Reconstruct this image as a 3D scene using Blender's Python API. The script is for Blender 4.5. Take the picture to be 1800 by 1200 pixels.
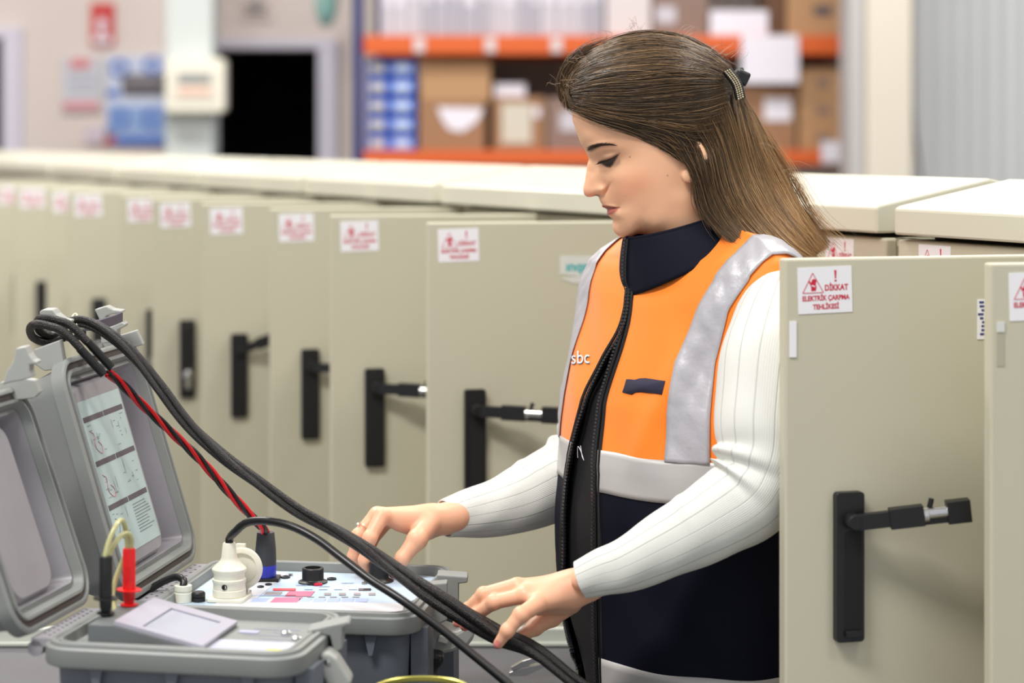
import bpy, bmesh, math, random
import numpy as np
from mathutils import Vector, Matrix
from mathutils.bvhtree import BVHTree
for o in list(bpy.data.objects): bpy.data.objects.remove(o)
SC = bpy.context.scene; COL = SC.collection
R = math.radians
# ------------------------------------------------------------------ camera, world, light, exposure
EYE = 1.55            # camera height: level lens, framed downwards by lens shift
FPX = 3750.0          # 75 mm lens on a 36 mm sensor for 1800 px
HOR = 235.0
def P(px, py, D):     # a point of the place from where it appears and how far off it is
    return Vector(((px-900)/FPX*D, D, EYE-(py-HOR)/FPX*D))
cam = bpy.data.cameras.new('camera'); camo = bpy.data.objects.new('camera', cam); COL.objects.link(camo)
camo.location = (0, 0, EYE); camo.rotation_euler = (R(90), 0, 0)
cam.sensor_width = 36; cam.lens = 75; cam.shift_y = -(600-HOR)/1800.0
cam.dof.use_dof = True; cam.dof.focus_distance = 2.42; cam.dof.aperture_fstop = 3.3
cam.clip_start = .05; cam.clip_end = 60
SC.camera = camo
w = bpy.data.worlds.new('hall_air'); SC.world = w; w.use_nodes = True
w.node_tree.nodes['Background'].inputs[0].default_value = (.93, .96, 1, 1)
w.node_tree.nodes['Background'].inputs[1].default_value = .55
SC.view_settings.view_transform = 'Standard'; SC.view_settings.look = 'None'
SC.view_settings.gamma = 1; SC.view_settings.use_curve_mapping = False
SC.view_settings.exposure = 0.28
LAMPS = [(-1.3, .75, 4.15, 1.6, .6, 122), (-1.6, 4.2, 4.15, 1.6, .5, 90), (1.7, 3.6, 4.15, 1.6, .5, 80),
         (-1.9, 7.4, 4.15, 1.6, .5, 80), (1.2, 7.2, 4.15, 1.6, .5, 66), (1.6, .9, 4.15, 1.4, .5, 30)]
for i, (x, y, z, a, b, e) in enumerate(LAMPS):
    l = bpy.data.lights.new('tube_light', 'AREA'); l.shape = 'RECTANGLE'; l.size = a; l.size_y = b
    l.energy = e; l.color = (1, .97, .92)
    lo = bpy.data.objects.new('tube_light', l); COL.objects.link(lo); lo.location = (x, y, z)
# ------------------------------------------------------------------ helpers
def srgb(*c):
    if len(c) == 1: c = (c[0],)*3
    return tuple(((v/255)/12.92 if v/255 <= .04045 else ((v/255+.055)/1.055)**2.4) for v in c)+(1,)
def mat(name, col, rough=.5, metal=0, bump=None, vary=None, spec=None, alpha=None, sss=0, coat=0, trans=0):
    m = bpy.data.materials.new(name); m.use_nodes = True; nt = m.node_tree; b = nt.nodes['Principled BSDF']
    c = srgb(*col) if isinstance(col, (tuple, list)) else srgb(col)
    b.inputs['Base Color'].default_value = c; b.inputs['Roughness'].default_value = rough; b.inputs['Metallic'].default_value = metal
    if spec is not None: b.inputs['Specular IOR Level'].default_value = spec
    if sss: b.inputs['Subsurface Weight'].default_value = sss; b.inputs['Subsurface Radius'].default_value = (.012, .005, .003); b.inputs['Subsurface Scale'].default_value = 1
    if coat: b.inputs['Coat Weight'].default_value = coat
    if trans: b.inputs['Transmission Weight'].default_value = trans
    tc = nt.nodes.new('ShaderNodeTexCoord')
    if vary:   # (scale, amount, second colour)
        n = nt.nodes.new('ShaderNodeTexNoise'); n.inputs['Scale'].default_value = vary[0]; n.inputs['Detail'].default_value = 5
        nt.links.new(tc.outputs['Object'], n.inputs['Vector'])
        r = nt.nodes.new('ShaderNodeMapRange'); r.inputs[1].default_value = .35; r.inputs[2].default_value = .7; r.inputs[3].default_value = 0; r.inputs[4].default_value = vary[1]
        nt.links.new(n.outputs['Fac'], r.inputs[0])
        mx = nt.nodes.new('ShaderNodeMix'); mx.data_type = 'RGBA'; mx.inputs[6].default_value = c; mx.inputs[7].default_value = srgb(*vary[2])
        nt.links.new(r.outputs[0], mx.inputs[0]); nt.links.new(mx.outputs[2], b.inputs['Base Color'])
    if bump:   # (scale, strength, distance)
        n = nt.nodes.new('ShaderNodeTexNoise'); n.inputs['Scale'].default_value = bump[0]; n.inputs['Detail'].default_value = 4
        nt.links.new(tc.outputs['Object'], n.inputs['Vector'])
        bp = nt.nodes.new('ShaderNodeBump'); bp.inputs['Strength'].default_value = bump[1]; bp.inputs['Distance'].default_value = bump[2]
        nt.links.new(n.outputs['Fac'], bp.inputs['Height']); nt.links.new(bp.outputs[0], b.inputs['Normal'])
    return m
def attr_mat(name, rough=.5, sss=0, attr='Col', bump=None, spec=.5, aniso=0):
    m = mat(name, (200, 200, 200), rough, sss=sss, bump=bump, spec=spec)
    a = m.node_tree.nodes.new('ShaderNodeAttribute'); a.attribute_name = attr
    m.node_tree.links.new(a.outputs['Color'], m.node_tree.nodes['Principled BSDF'].inputs['Base Color'])
    if aniso: m.node_tree.nodes['Principled BSDF'].inputs['Anisotropic'].default_value = aniso
    return m
def spline(pts, n):
    """Catmull-Rom through rows of numbers -> n rows, evenly by length"""
    p = np.array([list(q) for q in pts], float)
    if len(p) == 2: t = np.linspace(0, 1, n)[:, None]; return p[0]*(1-t)+p[1]*t
    q = np.vstack([2*p[0]-p[1], p, 2*p[-1]-p[-2]]); out = []
    for i in range(1, len(q)-2):
        for t in np.linspace(0, 1, 16, endpoint=False):
            out.append(.5*((2*q[i])+(-q[i-1]+q[i+1])*t+(2*q[i-1]-5*q[i]+4*q[i+1]-q[i+2])*t*t+(-q[i-1]+3*q[i]-3*q[i+1]+q[i+2])*t**3))
    out.append(p[-1]); out = np.array(out)
    s = np.r_[0, np.cumsum(np.linalg.norm(np.diff(out[:, :3], axis=0), axis=1))]
    u = np.linspace(0, s[-1], n)
    return np.stack([np.interp(u, s, out[:, k]) for k in range(out.shape[1])], 1)
class MB:
    def __init__(s): s.v = []; s.f = []; s.m = []; s.uv = []; s.sm = []
    def add(s, vs, fs, mi=0, smooth=False, uvs=None):
        b = len(s.v); s.v += [tuple(v) for v in vs]
        for k, f in enumerate(fs):
            s.f.append([b+i for i in f]); s.m.append(mi); s.sm.append(smooth)
            s.uv.append(uvs[k] if uvs else [(0, 0)]*len(f))
    def box(s, c, size, mi=0, rot=None):
        vs = []
        for dz in (-.5, .5):
            for dx, dy in ((-.5, -.5), (.5, -.5), (.5, .5), (-.5, .5)):
                p = Vector((dx*size[0], dy*size[1], dz*size[2]))
                if rot is not None: p = rot @ p
                vs.append(p+Vector(c))
        s.add(vs, [(3, 2, 1, 0), (4, 5, 6, 7), (0, 1, 5, 4), (1, 2, 6, 5), (2, 3, 7, 6), (3, 0, 4, 7)], mi)
    def prism(s, poly, d0, d1, ax='z', mi=0, xf=None, smooth=False):
        """2-D outline extruded between d0 and d1 along an axis"""
        a = sum(poly[i][0]*poly[(i+1) % len(poly)][1]-poly[(i+1) % len(poly)][0]*poly[i][1] for i in range(len(poly)))
        if a < 0: poly = poly[::-1]
        def q(p, d):
            v = {'z': (p[0], p[1], d), 'y': (p[0], d, p[1]), 'x': (d, p[0], p[1])}[ax]
            return xf @ Vector(v) if xf is not None else Vector(v)
        n = len(poly); vs = [q(p, d0) for p in poly]+[q(p, d1) for p in poly]
        fl = (lambda f: f[::-1]) if ax == 'y' else (lambda f: f)
        s.add(vs, [fl(list(range(n))[::-1]), fl(list(range(n, 2*n)))], mi)
        b = len(s.v)-2*n
        for i in range(n):
            j = (i+1) % n; s.f.append([b+k for k in fl([i, j, n+j, n+i])]); s.m.append(mi); s.sm.append(smooth); s.uv.append([(0, 0)]*4)
    def loft(s, rings, mi=0, cap=(True, True), smooth=True, closed=True, uv=None):
        n = len(rings[0]); vs = [v for r in rings for v in r]; fs = []; us = []
        L = 0; Ls = [0]
        for a, b in zip(rings, rings[1:]):
            L += (Vector(b[0])-Vector(a[0])).length; Ls.append(L)
        for i in range(len(rings)-1):
            for j in range(n if closed else n-1):
                k = (j+1) % n; fs.append((i*n+j, i*n+k, (i+1)*n+k, (i+1)*n+j))
                us.append([(j/n, Ls[i]), ((j+1)/n, Ls[i]), ((j+1)/n, Ls[i+1]), (j/n, Ls[i+1])])
        s.add(vs, fs, mi, smooth, us)
        b = len(s.v)-len(vs)
        if closed and cap[0]: s.f.append([b+i for i in range(n)][::-1]); s.m.append(mi); s.sm.append(False); s.uv.append([(0, 0)]*n)
        if closed and cap[1]: s.f.append([b+(len(rings)-1)*n+i for i in range(n)]); s.m.append(mi); s.sm.append(False); s.uv.append([(0, 0)]*n)
    def tube(s, path, r, sides=12, mi=0, cap=(True, True), flat=1.0, up=None):
        """path Nx3, r number or list; parallel-transport frame"""
        pts = [Vector(p[:3]) for p in path]; n = len(pts)
        rr = [r]*n if isinstance(r, (int, float)) else list(r)
        T = [(pts[min(i+1, n-1)]-pts[max(i-1, 0)]).normalized() for i in range(n)]
        a = Vector(up) if up else (Vector((0, 0, 1)) if abs(T[0].z) < .9 else Vector((1, 0, 0)))
        N = (a-T[0]*a.dot(T[0])).normalized(); rings = []
        for i in range(n):
            N = (N-T[i]*N.dot(T[i])).normalized(); B = T[i].cross(N)
            rings.append([pts[i]+N*(rr[i]*math.cos(t))+B*(rr[i]*flat*math.sin(t)) for t in [2*math.pi*k/sides for k in range(sides)]])
        s.loft(rings, mi, cap)
    def lathe(s, prof, c, mi=0, n=32, rot=None, cap=(True, True)):
        rings = []
        for r, z in prof:
            ring = [Vector((r*math.cos(2*math.pi*k/n), r*math.sin(2*math.pi*k/n), z)) for k in range(n)]
            rings.append([(rot @ v if rot is not None else v)+Vector(c) for v in ring])
        s.loft(rings, mi, cap)
    def mesh(s, name):
        me = bpy.data.meshes.new(name); me.from_pydata(s.v, [], s.f)
        uv = me.uv_layers.new(name='UVMap'); flat = [c for u in s.uv for c in u]
        uv.data.foreach_set('uv', np.array(flat, np.float32).ravel())
        me.polygons.foreach_set('material_index', s.m); me.polygons.foreach_set('use_smooth', s.sm); me.update()
        if any(s.sm): me.set_sharp_from_angle(angle=R(40))
        return me
    def build(s, name, mats, parent=None, bevel=0, kind=None, loc=None, auto=None):
        me = s.mesh(name)
        for m in (mats if isinstance(mats, (list, tuple)) else [mats]): me.materials.append(m)
        o = bpy.data.objects.new(name, me); COL.objects.link(o)
        if parent is not None: o.parent = parent
        if bevel:
            b = o.modifiers.new('bevel', 'BEVEL'); b.width = bevel; b.segments = 2; b.limit_method = 'ANGLE'; b.angle_limit = R(35)
        if kind: o['kind'] = kind
        if loc is not None: o.location = loc
        return o
def tag(o, label, cat, group=None):
    o['label'] = label; o['category'] = cat
    if group: o['group'] = group
    return o
def empty(name, loc=(0, 0, 0), rz=0, label=None, cat=None, group=None):
    o = bpy.data.objects.new(name, None); COL.objects.link(o); o.location = loc; o.rotation_euler = (0, 0, rz); o.empty_display_size = .05
    o.matrix_basis = Matrix.Translation(Vector(loc)) @ Matrix.Rotation(rz, 4, 'Z')
    if label: tag(o, label, cat, group)
    return o
def rrect(x0, x1, y0, y1, r, n=6):
    pts = []
    for cx, cy, a in ((x1-r, y0+r, -90), (x1-r, y1-r, 0), (x0+r, y1-r, 90), (x0+r, y0+r, 180)):
        for k in range(n+1):
            t = R(a+90*k/n); pts.append((cx+r*math.cos(t), cy+r*math.sin(t)))
    return pts
_tc = {}
def text_polys(txt, size, align='CENTER', sx=1.0, bold=0.0):
    key = (txt, size, align, sx, bold)
    if key not in _tc:
        c = bpy.data.curves.new('t', 'FONT'); c.body = txt; c.size = size; c.align_x = align; c.align_y = 'CENTER'; c.offset = bold
        c.resolution_u = 3
        o = bpy.data.objects.new('t', c); COL.objects.link(o)
        me = bpy.data.meshes.new_from_object(o.evaluated_get(bpy.context.evaluated_depsgraph_get()))
        _tc[key] = ([(v.co.x*sx, v.co.y) for v in me.vertices], [list(p.vertices) for p in me.polygons])
        bpy.data.objects.remove(o); bpy.data.curves.remove(c); bpy.data.meshes.remove(me)
    return _tc[key]
def add_text(mb, txt, size, xf, mi, align='CENTER', sx=1.0, bold=0.0):
    """text in the XY plane of xf (a 4x4)"""
    v, f = text_polys(txt, size, align, sx, bold)
    mb.add([xf @ Vector((a, b, 0)) for a, b in v], f, mi)
# ------------------------------------------------------------------ materials
M = {}
M['cab'] = mat('painted_steel_beige', (197, 192, 170), .42, bump=(900, .06, .0004), vary=(3, .25, (191, 184, 164)))
M['roof'] = mat('painted_steel_cream', (212, 209, 192), .26, bump=(900, .04, .0004))
M['blackplastic'] = mat('black_plastic', (20, 20, 22), .42, bump=(600, .1, .0003))
M['rubber'] = mat('black_rubber', (20, 20, 21), .34)
M['dark'] = mat('dark_recess', (8, 8, 10), .7)
M['chrome'] = mat('chrome', (215, 215, 215), .18, 1)
M['sticker'] = mat('white_sticker', (238, 236, 240), .5)
M['red'] = mat('red_print', (200, 28, 60), .55)
M['teal'] = mat('teal_print', (60, 175, 178), .5)
M['tape'] = mat('clear_white_tape', (214, 216, 210), .25)
M['blueprint'] = mat('dark_blue_print', (50, 60, 120), .5)
M['wall'] = mat('wall_paint', (222, 210, 205), .85, vary=(.7, .35, (230, 219, 212)))
M['frame'] = mat('white_frame', (215, 212, 228), .5)
M['void'] = mat('unlit_room', (8, 10, 26), .9)  # near-black colour stands in for the darkness behind the doorways
M['conc'] = mat('concrete_floor', (130, 128, 124), .6, vary=(2, .5, (110, 108, 104)))
M['ceil'] = mat('ceiling_paint', (225, 225, 225), .9)
M['pillar'] = mat('pillar_paint', (206, 213, 212), .7)
M['cream'] = mat('cream_paint', (222, 214, 198), .6)
M['greypaint'] = mat('grey_paint', (188, 186, 188), .6)
M['orange'] = mat('orange_beam', (214, 96, 38), .45)
M['navy'] = mat('blue_upright', (30, 44, 104), .5)
M['card'] = mat('cardboard', (158, 118, 88), .8, vary=(6, .3, (160, 120, 88)))
M['card2'] = mat('pale_cardboard', (182, 142, 104), .8, vary=(6, .3, (182, 140, 100)))
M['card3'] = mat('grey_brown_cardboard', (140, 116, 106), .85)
M['paper'] = mat('white_paper', (232, 228, 240), .6)
M['file'] = mat('file_grey', (198, 194, 204), .7)
M['file2'] = mat('file_pale', (214, 206, 208), .7)
M['file3'] = mat('file_darker', (176, 174, 186), .7)
M['bin'] = mat('blue_bin', (70, 110, 214), .5)
M['binlabel'] = mat('bin_label', (196, 212, 240), .5)
M['bincream'] = mat('cream_label', (206, 200, 186), .5)
M['ink'] = mat('grey_ink', (92, 84, 90), .7)
M['signred'] = mat('sign_red', (206, 66, 66), .5)
M['signblue'] = mat('sign_blue', (62, 112, 200), .5)
M['signpale'] = mat('sign_pale_blue', (150, 178, 226), .5)
M['case'] = mat('case_grey_plastic', (132, 135, 133), .48, bump=(1500, .12, .0003), vary=(9, .4, (120, 123, 121)))
M['caselite'] = mat('case_light_plastic', (158, 160, 156), .42)
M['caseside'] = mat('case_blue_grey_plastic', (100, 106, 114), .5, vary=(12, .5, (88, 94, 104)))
M['caseinner'] = mat('case_inner_plastic', (150, 148, 153), .38, vary=(14, .5, (136, 133, 140)))
M['seal'] = mat('dark_seal', (66, 58, 56), .6)
M['panel'] = mat('panel_pale_blue', (184, 204, 222), .4)
M['panelw'] = mat('panel_white', (206, 208, 214), .4)
M['pink'] = mat('panel_pink', (212, 108, 140), .5)
M['screen'] = mat('screen_glass', (178, 182, 194), .12, coat=.5)
M['sheet'] = mat('instruction_sheet', (176, 194, 194), .45)
M['ink2'] = mat('sheet_ink', (112, 122, 124), .6)
M['inkred'] = mat('sheet_red_ink', (190, 120, 128), .6)
M['probered'] = mat('probe_red', (222, 22, 24), .38)
M['wirered'] = mat('red_wire', (196, 12, 22), .38)
M['tubeclear'] = mat('yellowish_tube', (206, 204, 150), .2, trans=.35)
M['plugwhite'] = mat('ivory_plug', (226, 224, 208), .4)
M['plugblue'] = mat('blue_ring', (40, 50, 170), .4)
M['plugdark'] = mat('dark_grey_connector', (52, 55, 60), .55)
M['table'] = mat('dark_table_mat', (84, 84, 88), .6, vary=(10, .4, (78, 76, 78)), bump=(300, .15, .001))
M['rail'] = mat('rail_paint', (196, 200, 190), .4)
M['alu'] = mat('aluminium', (180, 184, 180), .35, .4)
M['brass'] = mat('brass_rim', (190, 184, 96), .3, .7)
M['lamp'] = mat('lamp_diffuser', (250, 250, 250), .5)
# ------------------------------------------------------------------ the hall
def sbox(name, c, size, m, bevel=0):
    b = MB(); b.box(c, size); return b.build(name, m, kind='structure', bevel=bevel)
sbox('floor', (0, 5, -.05), (11, 13, .1), M['conc'])
sbox('ceiling', (0, 5.3, 4.35), (11, 11, .1), M['ceil'])
WD = 10.0
def wx(px, D=WD): return (px-900)/FPX*D
def wz(py, D=WD): return EYE-(py-HOR)/FPX*D
b = MB()
def wallpiece(x0, x1, z0, z1): b.box(((x0+x1)/2, WD+.1, (z0+z1)/2), (x1-x0, .2, z1-z0))
a0, a1, at = -3.4, wx(8), wz(66)
b0, b1, bt = wx(372), wx(560), wz(86)
wallpiece(-5.5, a0, 0, 4.3); wallpiece(a0, a1, at, 4.3); wallpiece(a1, b0, 0, 4.3); wallpiece(b0, b1, bt, 4.3); wallpiece(b1, 5.5, 0, 4.3)
b.build('wall_back', M['wall'], kind='structure')
sbox('wall_left', (-5.5, 6, 2.15), (.1, 9, 4.3), M['wall'])
for i, (x0, x1, t) in enumerate(((a0, a1, at), (b0, b1, bt))):
    f = MB(); fw = .09
    f.box((x1+fw/2, WD-.01, t/2), (fw, .08, t)); f.box((x0-fw/2, WD-.01, t/2), (fw, .08, t)); f.box(((x0+x1)/2, WD-.01, t+.022), (x1-x0+2*fw, .08, .045))
    o = f.build('trim_%d' % (i+1), M['frame'], kind='structure', bevel=.004)
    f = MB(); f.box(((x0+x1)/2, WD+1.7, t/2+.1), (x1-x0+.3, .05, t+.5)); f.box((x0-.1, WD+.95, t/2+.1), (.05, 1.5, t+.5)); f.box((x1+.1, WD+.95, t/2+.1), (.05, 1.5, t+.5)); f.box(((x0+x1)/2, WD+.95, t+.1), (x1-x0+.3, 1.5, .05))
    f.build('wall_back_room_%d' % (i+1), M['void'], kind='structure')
# corrugated light grey sheet wall at the right
f = MB(); x0 = wx(1608, 8.9); n = 60; pts = []
for k in range(n+1):
    x = x0+k*.035; pts.append((x, 8.9+(.012 if k % 2 else 0)))
poly = pts+[(pts[-1][0], 8.98), (pts[0][0], 8.98)]
f.prism(poly, 0, 4.3, 'z'); f.build('wall_right', mat('corrugated_sheet', (204, 206, 208), .5, vary=(1.5, .5, (190, 196, 200))), kind='structure')
# pillars
f = MB(); f.box(((wx(290, 9.3)+wx(374, 9.3))/2, 9.4, 2.15), (wx(374, 9.3)-wx(290, 9.3), .2, 4.3))
tag(f.build('pillar', M['pillar'], bevel=.01), 'pale grey-green steel pillar carrying the cream breaker box', 'pillar')
f = MB(); xa, xb, xc = wx(1498, 8.2), wx(1525, 8.2), wx(1604, 8.2)
f.box(((xb+xc)/2, 8.35, 2.15), (xc-xb, .3, 4.3)); f.box(((xa+xb)/2, 8.39, 2.15), (xb-xa, .26, 4.3), 1)
tag(f.build('pillar', [M['cream'], M['greypaint']], bevel=.008), 'broad cream and grey pillar right of the shelving', 'pillar')
# breaker box + dark device
t = empty('breaker_box', (wx(343, 9.2), 9.3, wz(150, 9.2)), label='cream breaker box with small window on the grey pillar', cat='breaker box')
f = MB(); f.prism(rrect(-.128, .128, -.115, .115, .02), -.11, 0, 'y'); f.build('housing', mat('breaker_cream', (240, 236, 220), .4), t, bevel=.006)
f = MB(); f.box((0, -.113, 0), (.19, .01, .13)); f.build('door', mat('breaker_door', (232, 226, 214), .4), t, bevel=.003)
f = MB(); f.box((0, -.12, .03), (.14, .006, .05)); f.build('window', mat('smoked_window', (160, 162, 160), .3), t)
f = MB(); f.box((0, -.12, -.025), (.14, .004, .03)); f.build('label_strip', mat('peach_label', (236, 196, 176), .5), t)
f = MB(); f.box((wx(252, 9.2), 9.25, wz(149, 9.2)), (.19, .09, .095)); f.box((wx(252, 9.2), 9.19, wz(149, 9.2)), (.13, .03, .06)); f.box((wx(252, 9.2), 9.65, wz(149, 9.2)), (.04, .72, .04))
tag(f.build('time_clock', mat('dark_device', (96, 92, 98), .5), bevel=.006), 'dark grey box fixed left of the breaker box', 'device')
# signs on the wall
def sign(name, px0, px1, py0, py1, m, label, cat, extra=(), D=WD):
    t = MB(); t.box(((wx(px0)+wx(px1))/2, WD-.012, (wz(py0)+wz(py1))/2), (wx(px1)-wx(px0), .02, wz(py0)-wz(py1)), 0)
    mats = [m]
    for e in extra:
        mats.append(e[0]); mi = len(mats)-1
        if e[1] == 'r': t.box(((wx(e[2])+wx(e[3]))/2, WD-.024, (wz(e[4])+wz(e[5]))/2), (wx(e[3])-wx(e[2]), .006, wz(e[4])-wz(e[5])), mi)
        if e[1] == 'c': t.lathe([(e[4]/375*.6, 0), (e[4]/375, 0), (e[4]/375, .008), (e[4]/375*.6, .008), (e[4]/375*.6, 0)], (wx(e[2]), WD-.024, wz(e[3])), mi, 20, Matrix.Rotation(R(90), 3, 'X'), (False, False))
        if e[1] == 'p': t.prism([(wx(x), wz(y)) for x, y in e[2]], WD-.03, WD-.02, 'y', mi)
    return tag(t.build(name, mats), label, cat)
sign('fire_sign', 161, 202, 6, 80, M['signred'], 'tall red sign with white arrow high on the wall', 'sign',
     [(M['paper'], 'p', [(176, 62), (176, 45), (169, 45), (181, 30), (193, 45), (186, 45), (186, 62)]), (M['paper'], 'r', 166, 197, 64, 76)])
sign('notice_sheet', 110, 180, 102, 196, mat('notice_grey', (206, 208, 218), .6), 'white notice sheet with red heading and footer', 'notice',
     [(mat('notice_red', (220, 130, 138), .6), 'r', 125, 160, 104, 120), (mat('notice_red2', (224, 150, 160), .6), 'r', 112, 176, 178, 192),
      (mat('notice_lines', (188, 190, 204), .6), 'r', 122, 172, 130, 134), (mat('notice_lines2', (188, 190, 204), .6), 'r', 122, 172, 142, 146), (mat('notice_lines3', (188, 190, 204), .6), 'r', 122, 172, 156, 160)])
sign('safety_board', 188, 292, 98, 256, mat('board_pale', (206, 214, 236), .5), 'blue and white safety board with round pictograms', 'sign',
     [(M['signblue'], 'c', 212, 120, 16), (M['signblue'], 'c', 270, 115, 16), (M['signblue'], 'r', 190, 212, 158, 170), (M['signpale'], 'r', 192, 290, 186, 236),
      (M['signblue'], 'c', 212, 208, 17), (M['signblue'], 'c', 268, 210, 17), (M['signblue'], 'r', 205, 292, 240, 254)])
sign('small_poster', 150, 204, 222, 252, mat('poster_lilac', (212, 200, 214), .6), 'small pale poster with red corner below the notice sheet', 'poster',
     [(mat('poster_red', (206, 76, 86), .6), 'p', [(178, 252), (204, 236), (204, 252)])])
sign('door_sign', 424, 480, -8, 34, M['wall'], 'pale sign with grey lettering above the dark doorway', 'sign',
     [(M['ink'], 'r', 446, 458, -4, 3), (M['ink'], 'r', 429, 473, 10, 15), (M['ink'], 'r', 434, 468, 19, 25)])
t = MB(); t.lathe([(.004, 1.6), (.004, .14), (.03, .12), (.05, .06), (.055, 0), (.048, -.05), (.025, -.09), (.003, -.1)], (wx(573, 9.4), 9.4, wz(8, 9.4)), 0, 20)  # hanging translucent object, gives no light
tag(t.build('hanging_teal_object', mat('teal_translucent', (150, 196, 190), .15, trans=.4)), 'teal translucent object hanging near the dark doorway', 'lamp')
# ceiling lights
for i, (x, y, z, a, bb, e) in enumerate(LAMPS):
    t = empty('ceiling_light', (x, y, 4.3), label='long white fluorescent fixture on the hall ceiling', cat='ceiling light', group='fluorescent fixtures on the ceiling')
    f = MB(); f.box((0, 0, -.05), (a+.04, bb+.04, .05)); f.build('housing', M['ceil'], t)
# ------------------------------------------------------------------ pallet rack
RD = 9.0
def rx(px): return wx(px, RD)
def rz(py): return wz(py, RD)
t = empty('pallet_rack', (.5, 9.4, 0), label='blue and orange pallet rack full of boxes', cat='shelving')
def rp(name, c, s, m, **k):
    f = MB(); f.box((c[0]-.5, c[1]-9.4, c[2]), s); return f.build(name, m, t, **k)
XL, XR = rx(620), rx(1608)
for x in (XL+.02, XR-.02, ):
    rp('upright', (x, RD+.03, 1.5), (.042, .06, 3.0), M['navy'], bevel=.004); rp('upright', (x+(.05 if x < 0 else -.05), RD+.78, 1.5), (.042, .06, 3.0), M['navy'], bevel=.004)
for zt, zb in ((rz(62), rz(96)), (rz(264), rz(290)), (rz(-150), rz(-184))):
    rp('beam', ((XL+XR)/2+.02, RD+.02, (zt+zb)/2), (XR-XL-.05, .045, zt-zb), M['orange'], bevel=.006)
    rp('beam', ((XL+XR)/2+.02, RD+.78, (zt+zb)/2), (XR-XL-.05, .045, zt-zb), M['orange'], bevel=.006)
    rp('shelf_board', ((XL+XR)/2, RD+.4, zt-.008), (XR-XL-.1, .7, .014), M['greypaint'])
for px in (737, 862, 978):
    rp('price_tag', (rx(px), RD-.006, rz(79)), (.045, .004, .06), M['file2'])
S1 = rz(62); S2 = rz(264)
random.seed(4)
px = 668; k = 0
while px < 1058:
    wpx = random.uniform(20, 30); hh = random.uniform(.26, .32)
    f = MB(); x0, x1 = rx(px), rx(min(px+wpx, 1062)); wd = x1-x0-.004
    f.prism([(-wd/2, 0), (wd/2, 0), (wd/2, hh), (-wd/2, hh)], 0, .28, 'y', 0); f.box((0, -.001, hh*.62), (wd*.6, .004, .08), 1)
    tag(f.build('file_box', [M[random.choice(['file', 'file2', 'file3', 'file'])], M['paper']], loc=((x0+x1)/2, RD+.05, S1), bevel=.003),
        'pale upright document file in the row on the top shelf', 'file', 'document files on the top shelf'); px += wpx; k += 1
def carton(px0, px1, ytop, zb, dep, m, label, name='cardboard_box', extra=None, y=RD+.06, cat='box'):
    x0, x1 = rx(px0), rx(px1); h = rz(ytop)-zb; ww = x1-x0
    e = empty(name, ((x0+x1)/2, y+dep/2, zb), label=label, cat=cat)
    f = MB(); f.box((0, 0, h/2), (ww, dep, h)); f.build('carton', m, e, bevel=.004)
    for (nm, a0, a1, y0, y1, mm) in (extra or []):
        f = MB(); X0, X1 = rx(a0)-(x0+x1)/2, rx(a1)-(x0+x1)/2; Z0, Z1 = rz(y0)-zb, rz(y1)-zb
        if nm == 'torn_label': f.prism([(X0, Z0), (X1, Z0-.005), (X1-.03, (Z0+Z1)/2-.01), (X1-.09, Z1), (X0+.05, Z1+.01), (X0+.02, (Z0+Z1)/2)], -dep/2-.004, -dep/2, 'y')
        else: f.box(((X0+X1)/2, -dep/2-.002, (Z0+Z1)/2), (X1-X0, .004, Z0-Z1))
        f.build(nm, mm, e)
    return e
for r in range(5):
    for c, (p0, p1) in enumerate(((642, 682), (683, 729))):
        zt = S2+r*.0795; x0, x1 = rx(p0), rx(p1); ww = x1-x0-.004
        e = empty('storage_bin', ((x0+x1)/2, RD+.2, zt), label='small blue bin with %s card, %s in %s stack' % (('cream', 'pale blue')[c], ('lowest', 'second from the bottom', 'middle', 'second from the top', 'topmost')[r], ('left', 'right')[c]), cat='bin', group='small blue bins on the lower shelf')
        f = MB(); f.prism([(-.15, .001), (.15, .001), (.15, .074), (-.1, .074), (-.15, .052)], -ww/2, ww/2, 'x'); f.build('tray', M['bin'], e, bevel=.002)
        f = MB(); f.box((0, -.152, .03), (ww*.62, .003, .036)); f.build('label_card', M['bincream'] if c == 0 else M['binlabel'], e)
zl = S2
carton(736, 852, 178, zl, .42, M['card'], 'large brown carton with a torn white label, on the lower shelf', extra=[('torn_label', 768, 850, 188, 232, M['paper'])])
carton(738, 862, 108, rz(178)+.001, .40, M['card2'], 'lighter brown carton on top of the one with a torn label')
e = carton(866, 958, 170, zl, .4, M['card'], 'brown carton with a cream strip on its front', extra=[('cream_strip', 882, 934, 182, 252, M['bincream']), ('label', 938, 950, 188, 206, M['paper'])])
carton(868, 924, 146, rz(170)+.001, .25, M['paper'], 'small white carton on the carton with a cream strip', y=RD+.1)
carton(962, 1034, 172, zl, .4, M['card3'], 'grey-brown carton right of the cream-striped one', extra=[('label', 985, 1022, 196, 230, M['file'])])
carton(1038, 1180, 150, zl, .4, M['card'], 'wide brown carton mostly hidden behind the woman\'s head')
carton(1306, 1402, 150, zl, .4, M['card'], 'brown carton with white label below the hanging sheet', extra=[('label', 1346, 1394, 172, 212, M['paper'])])
for i, (yt, yb, lab) in enumerate(((217, 264, 'bottom'), (168, 217, 'middle'), (118, 168, 'top'))):
    carton(1408, 1496, yt, rz(yb)+(.001 if i else 0), .36, M['card2'], '%s carton of the three stacked beside the cream pillar' % lab, extra=[('printed_mark', 1438, 1462, (yt+yb)/2-6, (yt+yb)/2+8, M['card3'])])
carton(1386, 1500, -40, S1, .4, M['card2'], 'tan carton with dark mark on the top shelf', extra=[('printed_mark', 1434, 1466, 8, 26, M['ink'])])
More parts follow.
